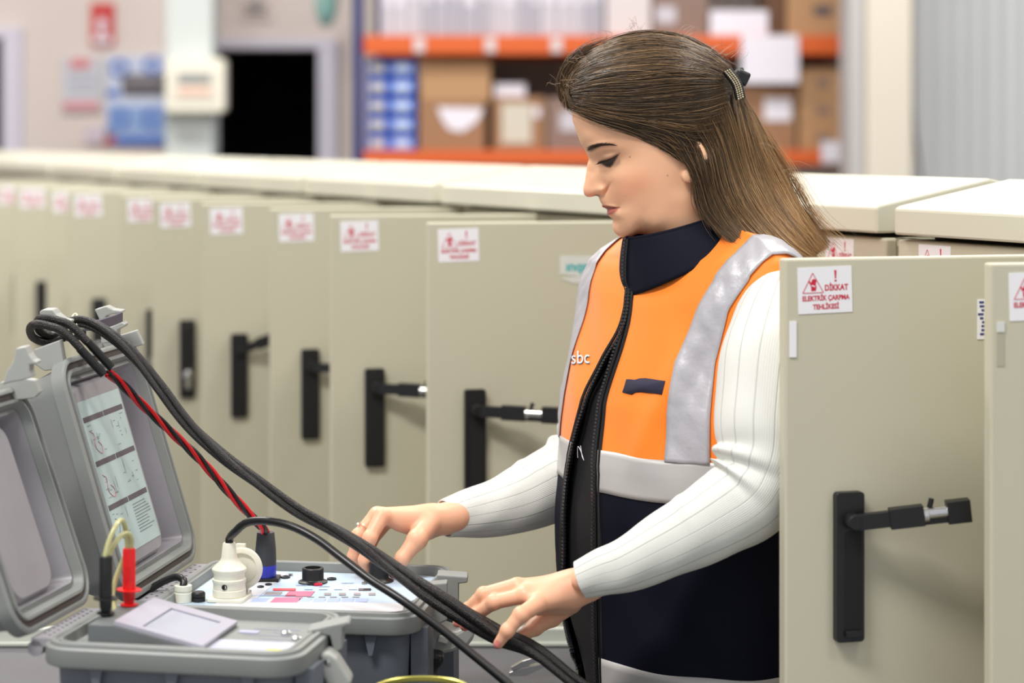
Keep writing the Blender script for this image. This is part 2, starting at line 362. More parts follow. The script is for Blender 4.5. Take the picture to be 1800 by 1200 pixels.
carton(1250, 1352, 18, S1, .3, M['paper'], 'low white carton on the top shelf right of her head', y=RD+.03)
carton(1066, 1146, -30, S1, .4, M['file2'], 'tall pale carton right of the document files')
carton(1150, 1246, -20, S1, .4, M['card3'], 'grey-brown carton with white label on the top shelf', extra=[('label', 1155, 1190, 10, 40, M['file'])])
carton(1352, 1384, -30, S1, .4, mat('dark_brown_card', (104, 72, 52), .8), 'narrow dark brown carton on the top shelf')
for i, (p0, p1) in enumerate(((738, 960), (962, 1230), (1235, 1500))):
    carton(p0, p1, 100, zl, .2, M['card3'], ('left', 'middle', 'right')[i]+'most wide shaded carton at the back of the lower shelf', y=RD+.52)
f = MB(); f.box((rx(1353), RD-.012, rz(104)), (rx(1403)-rx(1303), .004, rz(62)-rz(146)), 0)
tag(f.build('paper_sheet', M['paper']), 'blank white sheet hanging from the orange beam', 'paper')
f = MB(); f.box((rx(1466), RD-.012, rz(267)), (.11, .004, .09))
tag(f.build('paper_sheet', M['paper']), 'small white sheet on the lower orange beam', 'paper')
f = MB(); f.tube(spline([(wx(1600, 8.6), 8.6, 2.1), (wx(1606, 8.6), 8.6, 1.6), (wx(1622, 8.6), 8.6, 1.3), (wx(1640, 8.6), 8.6, .6), (wx(1650, 8.6), 8.6, .02)], 20), .006, 6)
tag(f.build('hanging_wire', M['ink']), 'thin dark wire hanging beside the cream pillar', 'wire')
# ------------------------------------------------------------------ cabinets
RDIR = Vector((-.457, .889, 0)).normalized(); NIN = Vector((.889, .457, 0)).normalized()
def FP(D): return Vector((.21-.514*(D-3.16), D, 0))
CH = 1.421; CW = .635
ANG = math.atan2(-RDIR.y, -RDIR.x)
def door_mesh(w_=.333):
    b = MB(); h = CH-.12; t = .018
    # pan: front sheet with folded edges, origin at the free bottom edge, outside faces -Y
    b.box((w_/2, .001, h/2), (w_, .002, h)); b.box((.001, t/2, h/2), (.002, t, h)); b.box((w_-.001, t/2, h/2), (.002, t, h))
    b.box((w_/2, t/2, h-.001), (w_, t, .002)); b.box((w_/2, t/2, .001), (w_, t, .002)); b.box((.01, t, h/2), (.02, .002, h)); b.box((w_/2, t, h-.01), (w_, .002, .02))
    me = bpy.data.meshes.new('door')
    b2 = MB(); b2.prism([(0, 0), (w_, 0), (w_, h), (0, h)], 0, t, 'y')   # outer block, hollowed behind
    b2.f = b2.f[:]
    return b2
def sticker_mesh():
    b = MB(); W, H = .060, .048; xf = Matrix.Rotation(R(90), 4, 'X')
    def at(x, z): return Matrix.Translation((x, -.0008, z)) @ xf
    b.box((W/2, -.0003, -H/2), (W, .0006, H), 0)
    tri = [(.005, -.0265), (.028, -.0265), (.0165, -.006)]
    for i in range(3):
        a, c = Vector(tri[i]), Vector(tri[(i+1) % 3]); d = (c-a).normalized(); n = Vector((-d.y, d.x))*.00035
        b.prism([tuple(a+n), tuple(c+n), tuple(c-n), tuple(a-n)], -.0009, -.0006, 'y', 1)
    b.prism([(.0145, -.0245), (.0195, -.0245), (.0205, -.020), (.0195, -.018), (.0205, -.014), (.0185, -.012), (.016, -.0125), (.0145, -.016), (.0125, -.0135), (.0115, -.0145), (.0135, -.018), (.0145, -.0205)], -.0009, -.0006, 'y', 1)
    b.box((.017, -.00095, -.0195), (.004, .0002, .0012), 0, Matrix.Rotation(R(20), 3, 'Y'))
    b.prism([(.0405, -.004), (.0430, -.004), (.0424, -.0125), (.0411, -.0125)], -.0009, -.0006, 'y', 1); b.box((.04175, -.00075, -.0148), (.0022, .0003, .0018), 1)
    add_text(b, 'DİKKAT', .0085, at(.0425, -.0222), 1, sx=.82, bold=.0003)
    add_text(b, 'ELEKTRİK ÇARPMA', .0072, at(.0305, -.0325), 1, sx=.84, bold=.00025)
    add_text(b, 'TEHLİKESİ', .0072, at(.0305, -.0415), 1, sx=.84, bold=.00025)
    return b.mesh('warning_sticker')
def handle_mesh(open_=True, tilt=6, out=18, short=False):
    """swing handle; origin top-left of the plate, hangs down -Z, stands out -Y"""
    b = MB(); W, H, T = .031, .155, .010
    b.prism(rrect(0, W, -H, 0, .004), -T, 0, 'y', 0)
    if open_:
        b.prism(rrect(.008, W-.003, -H+.013, -.04, .002, 3), -T-.0003, -T+.0002, 'y', 2)   # flat dark plate, shade of the empty trough put into its colour
        b.prism([(.009, -H+.012), (W-.004, -H+.012), (W-.004, -H+.006), (.009, -H+.006)], -T-.004, -T, 'y', 0)
        b.lathe([(.0085, 0), (.0085, .013), (.0075, .015)], (.016, -T+.001, -.029), 0, 24, Matrix.Rotation(R(90), 3, 'X'))
        rot = Matrix.Rotation(R(-tilt), 3, 'Y') @ Matrix.Rotation(R(-out), 3, 'Z'); o = Vector((.016, -T-.007, -.030))
        def bx(x0, x1, hy, hz, mi=0, dz=0): b.box(o+rot @ Vector(((x0+x1)/2, 0, dz)), (x1-x0, hy, hz), mi, rot)
        bx(0, .04, .009, .016); bx(.037, .072, .013, .021); bx(.070, .102, .008, .008, 0, -.006)
        b.tube([o+rot @ Vector((.072, 0, 0)), o+rot @ Vector((.077, 0, 0))], .0082, 14, 1); b.tube([o+rot @ Vector((.077, -.001, .001)), o+rot @ Vector((.100, -.001, .001))], .0062, 14, 1)
        b.tube([o+rot @ Vector((.078, 0, .004)), o+rot @ Vector((.082, 0, .016))], .003, 8, 0)
        bx(.096, .120, .015, .023)
    else:
        b.prism(rrect(.004, W-.003, -H+.03, -.01, .004), -T-.011, -T, 'y', 0)
        b.lathe([(.0095, 0), (.0095, .003), (.004, .005)], (.0165, -T-.010, -.108), 1, 20, Matrix.Rotation(R(90), 3, 'X'))
        b.prism(rrect(.011, .022, -.135, -.112, .003), -T-.014, -T-.010, 'y', 1)
    return b.mesh('door_handle')
STK = sticker_mesh(); STK.materials.append(M['sticker']); STK.materials.append(M['red'])
def hm(*a, **k):
    m = handle_mesh(*a, **k)
    for x in ('blackplastic', 'chrome', 'dark'): m.materials.append(M[x])
    return m
H_OPEN = hm(True, 7, 16); H_OPEN2 = hm(True, -2, 22); H_UP = hm(True, 22, 22); H_SHUT = hm(False)
db = door_mesh(); DOOR = db.mesh('door'); DOOR.materials.append(M['cab'])
def add_door(parent, wpos, ang, handle, label=None, sx=.0145, sticker=True, width=1.0):
    """wpos: world point of the free edge at floor level"""
    d = bpy.data.objects.new('door', DOOR); COL.objects.link(d); d.parent = parent
    W = Matrix.Translation((wpos[0], wpos[1], .12)) @ Matrix.Rotation(ang, 4, 'Z') @ Matrix.Diagonal((width, 1, 1, 1))
    d.matrix_basis = parent.matrix_basis.inverted() @ W
    bv = d.modifiers.new('bevel', 'BEVEL'); bv.width = .0025; bv.segments = 2
    top = CH-.12
    if handle is not None:
        h = bpy.data.objects.new('door_handle', handle); COL.objects.link(h); h.parent = d; h.location = (.053, 0, top-.242)
        bv = h.modifiers.new('bevel', 'BEVEL'); bv.width = .001; bv.segments = 2; bv.limit_method = 'ANGLE'
    if sticker:
        s = bpy.data.objects.new('warning_sticker', STK); COL.objects.link(s); s.parent = d; s.location = (sx, 0, top-.0095); s.rotation_euler = (0, R(-1.5), 0)
    return d
def cab_body(root, W_=CW, open_=(True, True), shut_sticker=None):
    """local: X towards the near end, Y into the cabinet, origin at far front corner on the floor"""
    b = MB(); dp = .30; t = .003
    b.box((W_/2, dp, CH/2), (W_, t, CH)); b.box((t/2, dp/2, CH/2), (t, dp, CH)); b.box((W_-t/2, dp/2, CH/2), (t, dp, CH)); b.box((W_/2, dp/2, .05), (W_, dp, .1)); b.box((W_/2, dp/2, CH-.002), (W_, dp, .004))
    b.box((W_/2, dp/2, .7), (.004, dp, 1.2)); b.box((W_/2, .004, CH-.012), (W_, .008, .024)); b.box((W_/2, dp-.05, .75), (W_-.08, .002, 1.1))
    for x in (.012, W_/2, W_-.012): b.box((x, .012, CH/2), (.024, .024, CH-.02))
    b.build('body', M['cab'], root)
    # ridge roof: upright front fascia, slope up to the ridge, down again behind
    r = MB(); f0, f1 = -.028, dp+.028; z0 = CH+.006; z1 = z0+.032; zr = z1+.034; mid = dp*.5
    prof = [(f0, z0), (f1, z0), (f1, z1), (f1-.006, z1+.003), (mid, zr), (f0+.006, z1+.003), (f0, z1)]
    ov = .012
    r.prism(prof, ov, W_-ov+.0, 'x'); r.build('roof', M['roof'], root, bevel=.003)
    g = MB(); g.box((W_/2, dp/2, CH+.003), (W_-.06, dp-.04, .006)); g.build('gasket', M['dark'], root)
    for k, op in enumerate(open_):
        if not op:
            x0 = (0 if k == 0 else W_/2)+.006; ww = W_/2-.012
            d = MB(); d.box((ww/2, -.009, (CH-.12)/2), (ww, .018, CH-.12)); dd = d.build('door', M['cab'], root, bevel=.003, loc=(x0, 0, .12))
            if shut_sticker and shut_sticker[k] is not None:
                s = bpy.data.objects.new('warning_sticker', STK); COL.objects.link(s); s.parent = dd; s.location = (shut_sticker[k][0], -.018, CH-.12-.004)
            h = bpy.data.objects.new('door_handle', H_SHUT); COL.objects.link(h); h.parent = dd; h.location = (.05, -.018, CH-.14-.242)
B0 = 2.63; PITCH = .575
# observed free edges of the open doors (distance, position) by cabinet
LE = {0: [], 1: [(752, 3.09, H_OPEN2), (582, 3.365, H_OPEN2)], 2: [(475, 3.67, H_OPEN2), (355, 3.95, H_UP)], 3: [(268, 4.24, H_SHUT), (212, 4.50, H_SHUT)],
      4: [(119, 4.80, H_SHUT), (82, 5.06, H_SHUT)], 5: [(25, 5.36, H_SHUT), (-12, 5.62, H_SHUT)], 6: [(-55, 5.95, H_SHUT)], 7: [], 8: [], 9: []}
labs = {-1: 'closed beige cabinet at the right edge under the nearest cream roof', 0: 'closed beige cabinet directly behind her flowing hair', 1: 'beige cabinet with two open doors, nearest to her chest, teal tape on one',
        2: 'beige cabinet with two open doors, one black lever level, one raised', 3: 'beige cabinet with open doors behind the rear lid, silver lock on its upright handle',
        4: 'blurred beige cabinet with open doors above the grey cases', 5: 'blurred beige cabinet with open doors at the left picture edge', 6: 'far beige cabinet with open door beyond the left picture edge',
        7: 'far roofed cabinet third from the end of the row', 8: 'far roofed cabinet second from the end of the row', 9: 'last roofed cabinet at the far end of the row'}
for k in range(-1, 10):
    D0 = B0+PITCH*k; D1 = D0+PITCH; far = FP(D1)-RDIR*.006
    root = empty('electrical_cabinet', far, ANG, labs[k], 'cabinet', 'beige cabinets in the long row')
    shut = k < 1 or k > 6
    cab_body(root, CW, (not shut, not shut), ((.042, 0, 0), (.03, 0, 0)) if k == -1 else ((None, (.18, 0, 0)) if k == 0 else None))
    for j, (px, D, h) in enumerate(LE.get(k, [])):
        d = add_door(root, ((px-900)/FPX*D, D), R(11.5), h)
        if k == 1 and j == 0:
            tp = MB(); xf = Matrix.Translation((.027, -.0014, -.016)) @ Matrix.Rotation(R(90), 4, 'X')
            tp.prism([(0, 0), (.09, -.002), (.09, -.042), (.06, -.040), (.02, -.0405), (.0, -.033), (.03, -.030), (.0, -.027)], -.001, 0, 'y', 0)
            add_text(tp, 'ınqsı', .020, xf, 1, bold=.0006)
            tp.build('torn_tape', [M['tape'], M['teal']], d, loc=(.196, 0, CH-.12-.050))
# the nearer cabinet at the right: two open doors in front of her
root = empty('electrical_cabinet', (.625, 2.30, 0), math.atan2(-.72, .69), 'nearest beige cabinet whose two open doors stand before the woman at right', 'cabinet')
cab_body(root, .56, (True, True))
d1 = add_door(root, ((1380-900)/FPX*2.2, 2.2), R(14.5), H_OPEN, sx=.0135)
e = MB(); e.box((0, -.0006, 0), (.0075, .0012, .037)); e.build('tape_strip', M['sticker'], d1, loc=(.0085, 0, CH-.12-.083))
e = MB(); e.box((0, -.0004, 0), (.011, .0008, .042), 0)
random.seed(3)
for k in range(9): e.box((random.uniform(-.002, .002), -.001, .018-k*.0042), (random.uniform(.003, .007), .0004, .0022), 1)
e.build('barcode_strip', [M['sticker'], M['blueprint']], d1, loc=(.2225, 0, CH-.12-.067))
d2 = add_door(root, ((1741-900)/FPX*2.12, 2.12), R(10), None, sx=.019)
e = MB(); e.box((0, -.0006, 0), (.008, .0012, .01), 0); e.build('tape_strip', M['tape'], d2, loc=(.0105, 0, CH-.12-.063))
e = MB(); e.box((0, -.0003, 0), (.008, .0006, .032), 0); e.build('bare_patch', mat('patch', (176, 172, 152), .5), d2, loc=(.0105, 0, CH-.12-.086))
# ------------------------------------------------------------------ work table
TZ = .87
t = empty('work_table', (-.42, 2.34, 0), label='dark topped work table carrying the two grey test cases', cat='table')
f = MB(); f.box((0, 0, TZ-.015), (1.04, .98, .03)); f.build('table_top', M['table'], t, bevel=.003)
f = MB(); f.box((0, .497, TZ-.002), (1.04, .014, .052)); f.box((0, .487, TZ+.004), (1.04, .008, .006)); f.box((0, .503, TZ-.06), (1.04, .02, .06)); f.build('back_rail', M['rail'], t, bevel=.002)
for x in (-.49, .49):
    for y in (-.46, .46):
        f = MB(); f.box((x, y, (TZ-.03)/2), (.05, .05, TZ-.03)); f.build('leg', M['alu'], t, bevel=.003)
# ------------------------------------------------------------------ grey test cases
CROT = R(-8.5)
def slab(parent, name, pts, D, dep, m, bevel=.0015, mb=None):
    """a part with the side outline pts (seen at distance D) and real depth"""
    b = MB(); b.prism([((P(x, y, D)).x, (P(x, y, D)).z) for x, y in pts], D, D+dep, 'y')
    if parent is not None:
        inv = parent.matrix_basis.inverted(); b.v = [tuple(inv @ Vector(v)) for v in b.v]
    return b.build(name, m, parent, bevel=bevel)
def ringset(outl, r, spec, f3):
    x0, x1, y0, y1 = outl; rings = []
    for ins, z in spec:
        rings.append([f3(a, b, z) for a, b in rrect(x0+ins, x1-ins, y0+ins, y1-ins, max(r-ins, .004), 8)])
    return rings
def make_case(org, w_, d_, H, LL, tilt, label, crot):
    root = empty('test_case', (org.x, org.y, org.z-H), crot, label, 'case')
    f3 = lambda x, y, z: (x, y, z)
    b = MB()
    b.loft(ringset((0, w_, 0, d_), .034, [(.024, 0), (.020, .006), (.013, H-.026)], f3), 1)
    b.loft(ringset((0, w_, 0, d_), .034, [(.013, H-.027), (.001, H-.022), (0, H-.020), (0, H-.005), (.0025, H-.0035), (.0045, H-.0035), (.005, H), (.009, H), (.0105, H-.002), (.0125, H-.002), (.014, H), (.0165, H), (.018, H-.010), (.03, H-.0105)], f3), 0)
    for x in (.06, w_*.52, w_-.05):   # stiffening ribs under the rim
        b.prism([(x-.007, H-.022), (x+.007, H-.022), (x+.002, H-.045), (x-.002, H-.045)], .006, .02, 'y', 1)
    # stout corner column at the right
    b.prism([(w_-.012, .035), (w_+.006, .035), (w_+.006, .07), (w_-.012, .07)], .02, H-.02, 'z', 1)
    b.prism([(w_-.012, d_-.075), (w_+.006, d_-.075), (w_+.006, d_-.04), (w_-.012, d_-.04)], .02, H-.02, 'z', 1)
    b.build('shell', [M['case'], M['caseside']], root)
    # hinge strip along the left
    h = MB(); h.box((-.006, d_/2, H-.006), (.020, d_-.06, .008))
    for k in range(11):
        y = .045+k*(d_-.09)/10; h.box((-.003, y, H-.0027), (.003, .003, .0016), 1); h.box((-.011, y+.007, H-.0027), (.003, .003, .0016), 1)
    h.tube([(-.012, .03, H-.012), (-.012, d_-.03, H-.012)], .008, 12, 0); h.build('hinge', [M['caseinner'], M['dark']], root)
    # lid standing open on the hinge
    ct, st = math.cos(tilt), math.sin(tilt)
    def L3(s, t, n): return (-.014-st*t+ct*n, s, H+ct*t+st*n+.002)
    T = .058; b = MB()
    b.loft([r[::-1] for r in ringset((0, d_, 0, LL), .036, [(.030, -T), (.020, -T+.002), (.014, -T+.012), (.008, -.018), (0, -.015), (0, -.002), (.003, 0), (.0055, 0), (.0065, -.0035), (.0125, -.0035), (.0135, 0), (.0165, 0), (.021, -.010), (.026, -.0076)], lambda s, t, n: L3(s, t, n))], 0, cap=(True, False))
    b.loft([r[::-1] for r in ringset((0, d_, 0, LL), .036, [(.0262, -.0076), (.034, -.036), (.040, -.040)], lambda s, t, n: L3(s, t, n))], 1, cap=(False, True))
    # raised inner floor, stepped at the far side
    X = Matrix(((0, -st, ct, -.014), (1, 0, 0, 0), (0, ct, st, H+.002), (0, 0, 0, 1)))
    b.loft([[X @ Vector((a, c, n)) for a, c in rrect(.0262+i, d_*.70-i, .0262+i, LL-.0262-i, .02, 6)][::1] for i, n in ((0, -.0405), (.002, -.016), (.008, -.0085))], 1)
    lid = b.build('lid', [M['case'], M['caseinner']], root)
    s = MB(); s.loft([r[::-1] for r in ringset((0, d_, 0, LL), .036, [(.0066, -.0030), (.0124, -.0030)], lambda s_, t_, n_: L3(s_, t_, n_))], 0, cap=(False, False)); s.build('seal', M['seal'], lid)
    return root, lid, X
RO = P(248, 1066, 2.29)
rear, rlid, RX = make_case(RO, .30, .27, RO.z-TZ-.001, .272, R(17), 'rear grey test case with blue-white control panel, turned by her hand', CROT)
FO = P(60, 1131, 2.05)
front, flid, FX = make_case(FO, .262, .195, FO.z-TZ-.001, .238, R(19.5), 'front grey test case with a tilted screen and two probes standing on it', R(-11))
RH = RO.z-TZ-.001; FH = FO.z-TZ-.001
def onto(root, H, px, py, dz=0):
    """local point on the panel plane (height H+dz) seen at this pixel"""
    z = root.location.z+H+dz; D = (EYE-z)*FPX/(py-HOR)
    return root.matrix_basis.inverted() @ Vector(((px-900)/FPX*D, D, z))
PZ = -.0088
# instruction sheet in the rear lid
b = MB()
def sh(s0, s1, t0, t1, n, mi):
    b.add([RX @ Vector(v) for v in ((s0, t0, n), (s1, t0, n), (s1, t1, n), (s0, t1, n))], [(0, 1, 2, 3)], mi)
def shb(s0, s1, t0, t1, n0, n1, mi):
    vs = [RX @ Vector((s, t_, n)) for n in (n0, n1) for s, t_ in ((s0, t0), (s1, t0), (s1, t1), (s0, t1))]
    b.add(vs, [(3, 2, 1, 0), (4, 5, 6, 7), (0, 1, 5, 4), (1, 2, 6, 5), (2, 3, 7, 6), (3, 0, 4, 7)], mi)
S0, S1_, T0, T1 = .040, .176, .046, .222
shb(S0, S1_, T0, T1, -.0086, -.0079, 0); sm = (S0+S1_)/2
random.seed(11)
for k in range(3):
    ty = T1-.018-k*.050
    for a, c in ((S0+.003, sm-.001), (sm+.001, S1_-.003)):
        sh(a, c, ty-.006, ty, -.0077, 1)
        if k == 2 and a > sm-.01:
            for q in range(10): sh(a+.006, c-random.uniform(.004, .02), ty-.012-q*.0035, ty-.0110-q*.0035, -.0077, 2)
        else:
            for q in range(7):
                x = random.uniform(a+.004, c-.016); y = random.uniform(ty-.045, ty-.010); sh(x, x+random.uniform(.004, .012), y, y+.0007, -.0077, 2)
            for q in range(3):
                x = random.uniform(a+.006, c-.01); y = random.uniform(ty-.044, ty-.02); sh(x, x+.0008, y, y+random.uniform(.006, .014), -.0077, 2)
    pth = spline([(S0+.012, ty-.016, -.0076), (S0+.022, ty-.022, -.0076), (S0+.016, ty-.034, -.0076), (S0+.03, ty-.044, -.0076), (S0+.036, ty-.036, -.0076), (S0+.028, ty-.030, -.0076)], 20)
    b.tube([RX @ Vector(p) for p in pth], .0004, 4, 3 if k < 2 else 2)
b.build('instruction_sheet', [M['sheet'], M['ink'], M['ink2'], M['inkred']], rlid)
# rear control panel and its graphics
b = MB(); z = RH-.0098
b.loft([[(x, y, zz) for x, y in rrect(.020, .280, .020, .250, .02, 6)] for zz in (z-.003, z)], 0)
z += .0003
def pr(x0, x1, y0, y1, mi, dz=0): b.box(((x0+x1)/2, (y0+y1)/2, z+dz), (x1-x0, y1-y0, .0004), mi)
pr(.100, .276, .026, .098, 1); pr(.062, .100, .03, .24, 1)
def prp(x0, x1, y0, y1, mi, dz=.0003, sk=0):
    q = [onto(rear, RH, x, y, -.0095) for x, y in ((x0, y1), (x1, y1), (x1+sk, y0), (x0+sk, y0))]
    b.add([(p.x, p.y, z+dz) for p in q], [(0, 1, 2, 3)], mi)
prp(480, 520, 1034, 1038, 5); prp(500, 546, 1039, 1048, 2, sk=8); prp(474, 522, 1050, 1059, 2, sk=10)
prp(463, 492, 1040, 1046, 3, sk=5); prp(440, 468, 1051, 1058, 4, sk=6)
for k in range(4): prp(570+k*26, 582+k*26, 1042, 1046, 3)
prp(630, 652, 1034, 1038, 6)
for k in range(5): prp(524+k*25, 545+k*25, 1052, 1058, 4, sk=3)
for k in range(5): prp(535+k*26, 550+k*26, 1035, 1036.4, 4)
for k in range(6): prp(520+k*20, 532+k*20, 1048.6, 1049.6, 3)
prp(560, 580, 1030, 1031, 4); prp(600, 622, 1024, 1025, 4); prp(520, 540, 1028, 1029, 4); prp(430, 520, 1046, 1047, 4)
panel = b.build('control_panel', [M['panel'], M['panelw'], M['pink'], mat('panel_grey_marks', (150, 142, 146), .5), mat('panel_blue_marks', (166, 182, 222), .5), mat('panel_red_bar', (214, 72, 84), .5), M['ink']], rear)
def knob(px, py, r, h, name='knob', m=None, prof=None, lbl=None):
    p = onto(rear, RH, px, py, -.0095); b = MB()
    b.lathe(prof or [(r*1.35, 0), (r*1.35, .0015), (r*1.05, .003), (r, .004), (r, h-.001), (r*.93, h), (r*.75, h), (r*.72, h-.004)], p, 0, 28)
    o = b.build(name, m or M['blackplastic'], panel)
    if lbl: o['label'] = lbl
    return o, p
knob(550, 1023, .0125, .017, 'round_socket', lbl='black round open collar')
KN, KP = knob(666, 1021, .0115, .022, 'knob', prof=[(.017, 0), (.017, .001), (.0125, .003), (.0115, .005), (.0112, .0215), (.0105, .022), (.0005, .022)], lbl='black knob under her fingers')
for px, py, r in ((502, 1015, .0055), (583, 1018, .0055), (458, 1032, .004), (472, 1028, .004), (437, 1028, .004)):
    knob(px, py, r, .002, 'button', prof=[(r, 0), (r, .0016), (r*.6, .002), (r*.58, .001)])
knob(559, 1028, .005, .0022, 'button', m=M['red'], prof=[(.005, 0), (.005, .0018), (.003, .0022)], lbl='small red button')
for px, py in ((511, 1011), (640, 1026), (438, 1040)):
    knob(px, py, .003, .002, 'screw', m=M['chrome'], prof=[(.003, 0), (.0028, .0018), (.001, .002)])
knob(349, 1056, .0075, .010, 'fuse_cap', prof=[(.0075, 0), (.0075, .004), (.0066, .0045), (.0075, .005), (.0075, .009), (.006, .0105)])
p = onto(rear, RH, 322, 1057, -.0095); b = MB(); b.lathe([(.0095, 0), (.0095, .010), (.0088, .0105), (.0088, .012), (.0095, .0125), (.0095, .018), (.006, .018)], p, 0, 28); b.build('cable_gland', M['plugwhite'], panel)
cord = spline([p+Vector((0, 0, .017)), p+Vector((-.001, .004, .023)), p+Vector((-.014, .012, .024)), p+Vector((-.035, .012, .014)), p+Vector((-.052, .006, .001)), p+Vector((-.06, .004, -.012))], 24)
b = MB(); b.tube(cord, .0042, 12); b.build('short_cord', M['rubber'], panel)
# socket with its flipped-up round cover, behind the white plug
pp = onto(rear, RH, 403, 1053, -.0095)
b = MB(); b.prism(rrect(pp.x-.021, pp.x+.021, pp.y-.02, pp.y+.022, .004), pp.z, pp.z+.004, 'z'); b.lathe([(.0185, .004), (.0185, .012), (.0175, .013)], pp, 0, 36); b.build('mains_socket', M['plugwhite'], panel, bevel=.001)
b = MB(); q = pp+Vector((.008, .026, .030)); ro = Matrix.Rotation(R(90), 3, 'X')
b.lathe([(.0175, 0), (.0225, 0), (.0235, .001), (.0235, .004), (.0222, .005), (.0175, .005), (.0165, .002), (.001, .0015)], q, 0, 40, ro); b.box(q+Vector((-.002, 0, .024)), (.010, .006, .006)); b.box(q+Vector((0, 0, -.024)), (.014, .006, .01)); b.build('socket_cover', M['plugwhite'], panel)
# rear latches, brackets
slab(rear, 'latch_bracket', [(768, 1010), (822, 1014), (822, 1024), (806, 1026), (806, 1062), (770, 1070)], 2.40, .03, M['case'])
slab(rear, 'latch_bracket', [(742, 1028), (786, 1024), (786, 1090), (744, 1110)], 2.345, .02, M['case'])
slab(rear, 'latch', [(727, 1097), (745, 1092), (772, 1102), (800, 1112), (822, 1100), (833, 1104), (834, 1120), (824, 1134), (795, 1146), (766, 1152), (742, 1142), (727, 1128)], 2.355, .045, M['caselite'], bevel=.004)
slab(rear, 'latch_tab', [(772, 1116), (792, 1122), (786, 1133), (768, 1129)], 2.35, .008, M['caselite'])
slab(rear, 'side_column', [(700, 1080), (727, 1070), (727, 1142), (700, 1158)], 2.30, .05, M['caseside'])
b = MB(); pts = [(690, 1120), (728, 1132), (756, 1150), (778, 1152), (780, 1165), (765, 1182), (735, 1194), (690, 1200)]
slab(rear, 'dark_bump', pts, 2.33, .06, M['blackplastic'], bevel=.006)  # dark rounded bump below the latch
for x, yy in ((150, 0),):
    pass
# lid-top hooks of the rear lid and of the front lid
hook = [(69, 548), (74, 544), (92, 544), (98, 552), (110, 562), (122, 564), (122, 569), (104, 567), (96, 569), (90, 580), (84, 586), (72, 562)]
def hookpart(pts, D, dep, lid, name='latch_hook'):
    o = slab(None, name, pts, D, dep, M['caselite'], bevel=.0012); o.parent = lid; o.matrix_parent_inverse = rear.matrix_basis.inverted(); 
    par = lid.parent; o.matrix_parent_inverse = Matrix.Identity(4)
    inv = par.matrix_basis.inverted()
    for v in o.data.vertices: v.co = inv @ v.co
    return o
hookpart(hook, 2.36, .028, rlid)
hookpart([(166, 544), (186, 538), (198, 544), (214, 546), (214, 550), (196, 552), (186, 556), (182, 572), (196, 574), (214, 566), (220, 570), (218, 575), (206, 580), (206, 600), (178, 604), (174, 560)], 2.50, .024, rlid)
hookpart([(60, 614), (104, 598), (112, 640), (96, 650), (78, 652), (60, 640)], 2.33, .02, rlid, 'lid_lug')
hookpart([(178, 600), (240, 580), (252, 606), (190, 622)], 2.545, .012, rlid, 'lid_lug')
hookpart([(28, 612), (44, 609), (50, 622), (58, 633), (65, 636), (64, 640), (52, 641), (52, 652), (55, 664), (40, 668), (18, 672), (4, 676), (12, 652), (24, 634)], 2.17, .022, flid)
hookpart([(0, 672), (30, 664), (62, 668), (70, 690), (60, 700), (0, 706)], 2.225, .015, flid, 'lid_lug')
# front case parts
slab(front, 'latch_bracket', [(540, 1108), (612, 1092), (616, 1098), (602, 1104), (602, 1140), (588, 1150), (580, 1118), (566, 1116), (566, 1160), (540, 1166)], 2.10, .03, M['case'])
slab(front, 'latch', [(562, 1150), (578, 1147), (592, 1158), (606, 1180), (618, 1198), (612, 1215), (580, 1215), (566, 1190)], 2.075, .03, M['caselite'], bevel=.003)
b = MB(); q = front.matrix_basis.inverted() @ P(575, 1163, 2.075); b.lathe([(.003, 0), (.003, .001), (.0015, .0015)], q, 0, 16, Matrix.Rotation(R(90), 3, 'X')); b.build('rivet', M['chrome'], front)
b = MB(); z = FH-.0098
b.loft([[(x, y, zz) for x, y in rrect(.020, .242, .020, .165, .02, 6)] for zz in (z-.003, z)], 0); z += .0003
pr(.115, .236, .026, .09, 1); pr(.215, .232, .055, .060, 2, .0003)
for k in range(9): pr(.155+random.uniform(0, .05), .20+random.uniform(0, .03), .035+k*.013, .0358+k*.013, 3, .0003)
pr(.165, .185, .12, .13, 3, .0003); pr(.145, .15, .115, .12, 4, .0003)
for k in range(3): pr(.03+k*.018, .045+k*.018, .022, .03, 3, .0003)
fp = b.build('control_panel', [M['case'], mat('panel_lilac', (184, 185, 198), .4), mat('yellow_arrow', (214, 208, 90), .5), mat('lilac_marks', (170, 172, 200), .5), M['pink']], front)
for (x, y, m, nm) in ((.215, .12, 'chrome', 'screw'), (.232, .10, 'chrome', 'screw'), (.028, .035, 'chrome', 'screw'), (.10, .027, 'blackplastic', 'button')):
    b = MB(); b.lathe([(.005, 0), (.005, .003), (.002, .0045)], (x, y, z), 0, 18); b.build(nm, M[m], fp)
mt = MB(); mz = FH-.009   # sloping meter block
mt.prism([(.040, mz), (.040, mz+.021), (.066, mz+.021), (.155, mz+.001), (.155, mz)], .036, .148, 'y')
mo = mt.build('meter_block', mat('meter_dark_grey', (104, 108, 108), .5), front, bevel=.0015)
sl = math.atan2(.020, .089); XS = Matrix.Translation((.1105, .092, mz+.0113)) @ Matrix.Rotation(sl, 4, 'Y')
b = MB()
def sb(x0, x1, y0, y1, z0, z1, mi=0):
    vs = [XS @ Vector((x, y, zz)) for zz in (z0, z1) for x, y in ((x0, y0), (x1, y0), (x1, y1), (x0, y1))]
    b.add(vs, [(3, 2, 1, 0), (4, 5, 6, 7), (0, 1, 5, 4), (1, 2, 6, 5), (2, 3, 7, 6), (3, 0, 4, 7)], mi)
sb(-.046, .046, -.054, .054, 0, .0015)
for a in ((-.046, -.020, -.054, .054), (.034, .046, -.054, .054), (-.02, .034, .036, .054), (-.02, .034, -.054, -.046)): sb(*a, .0015, .004)
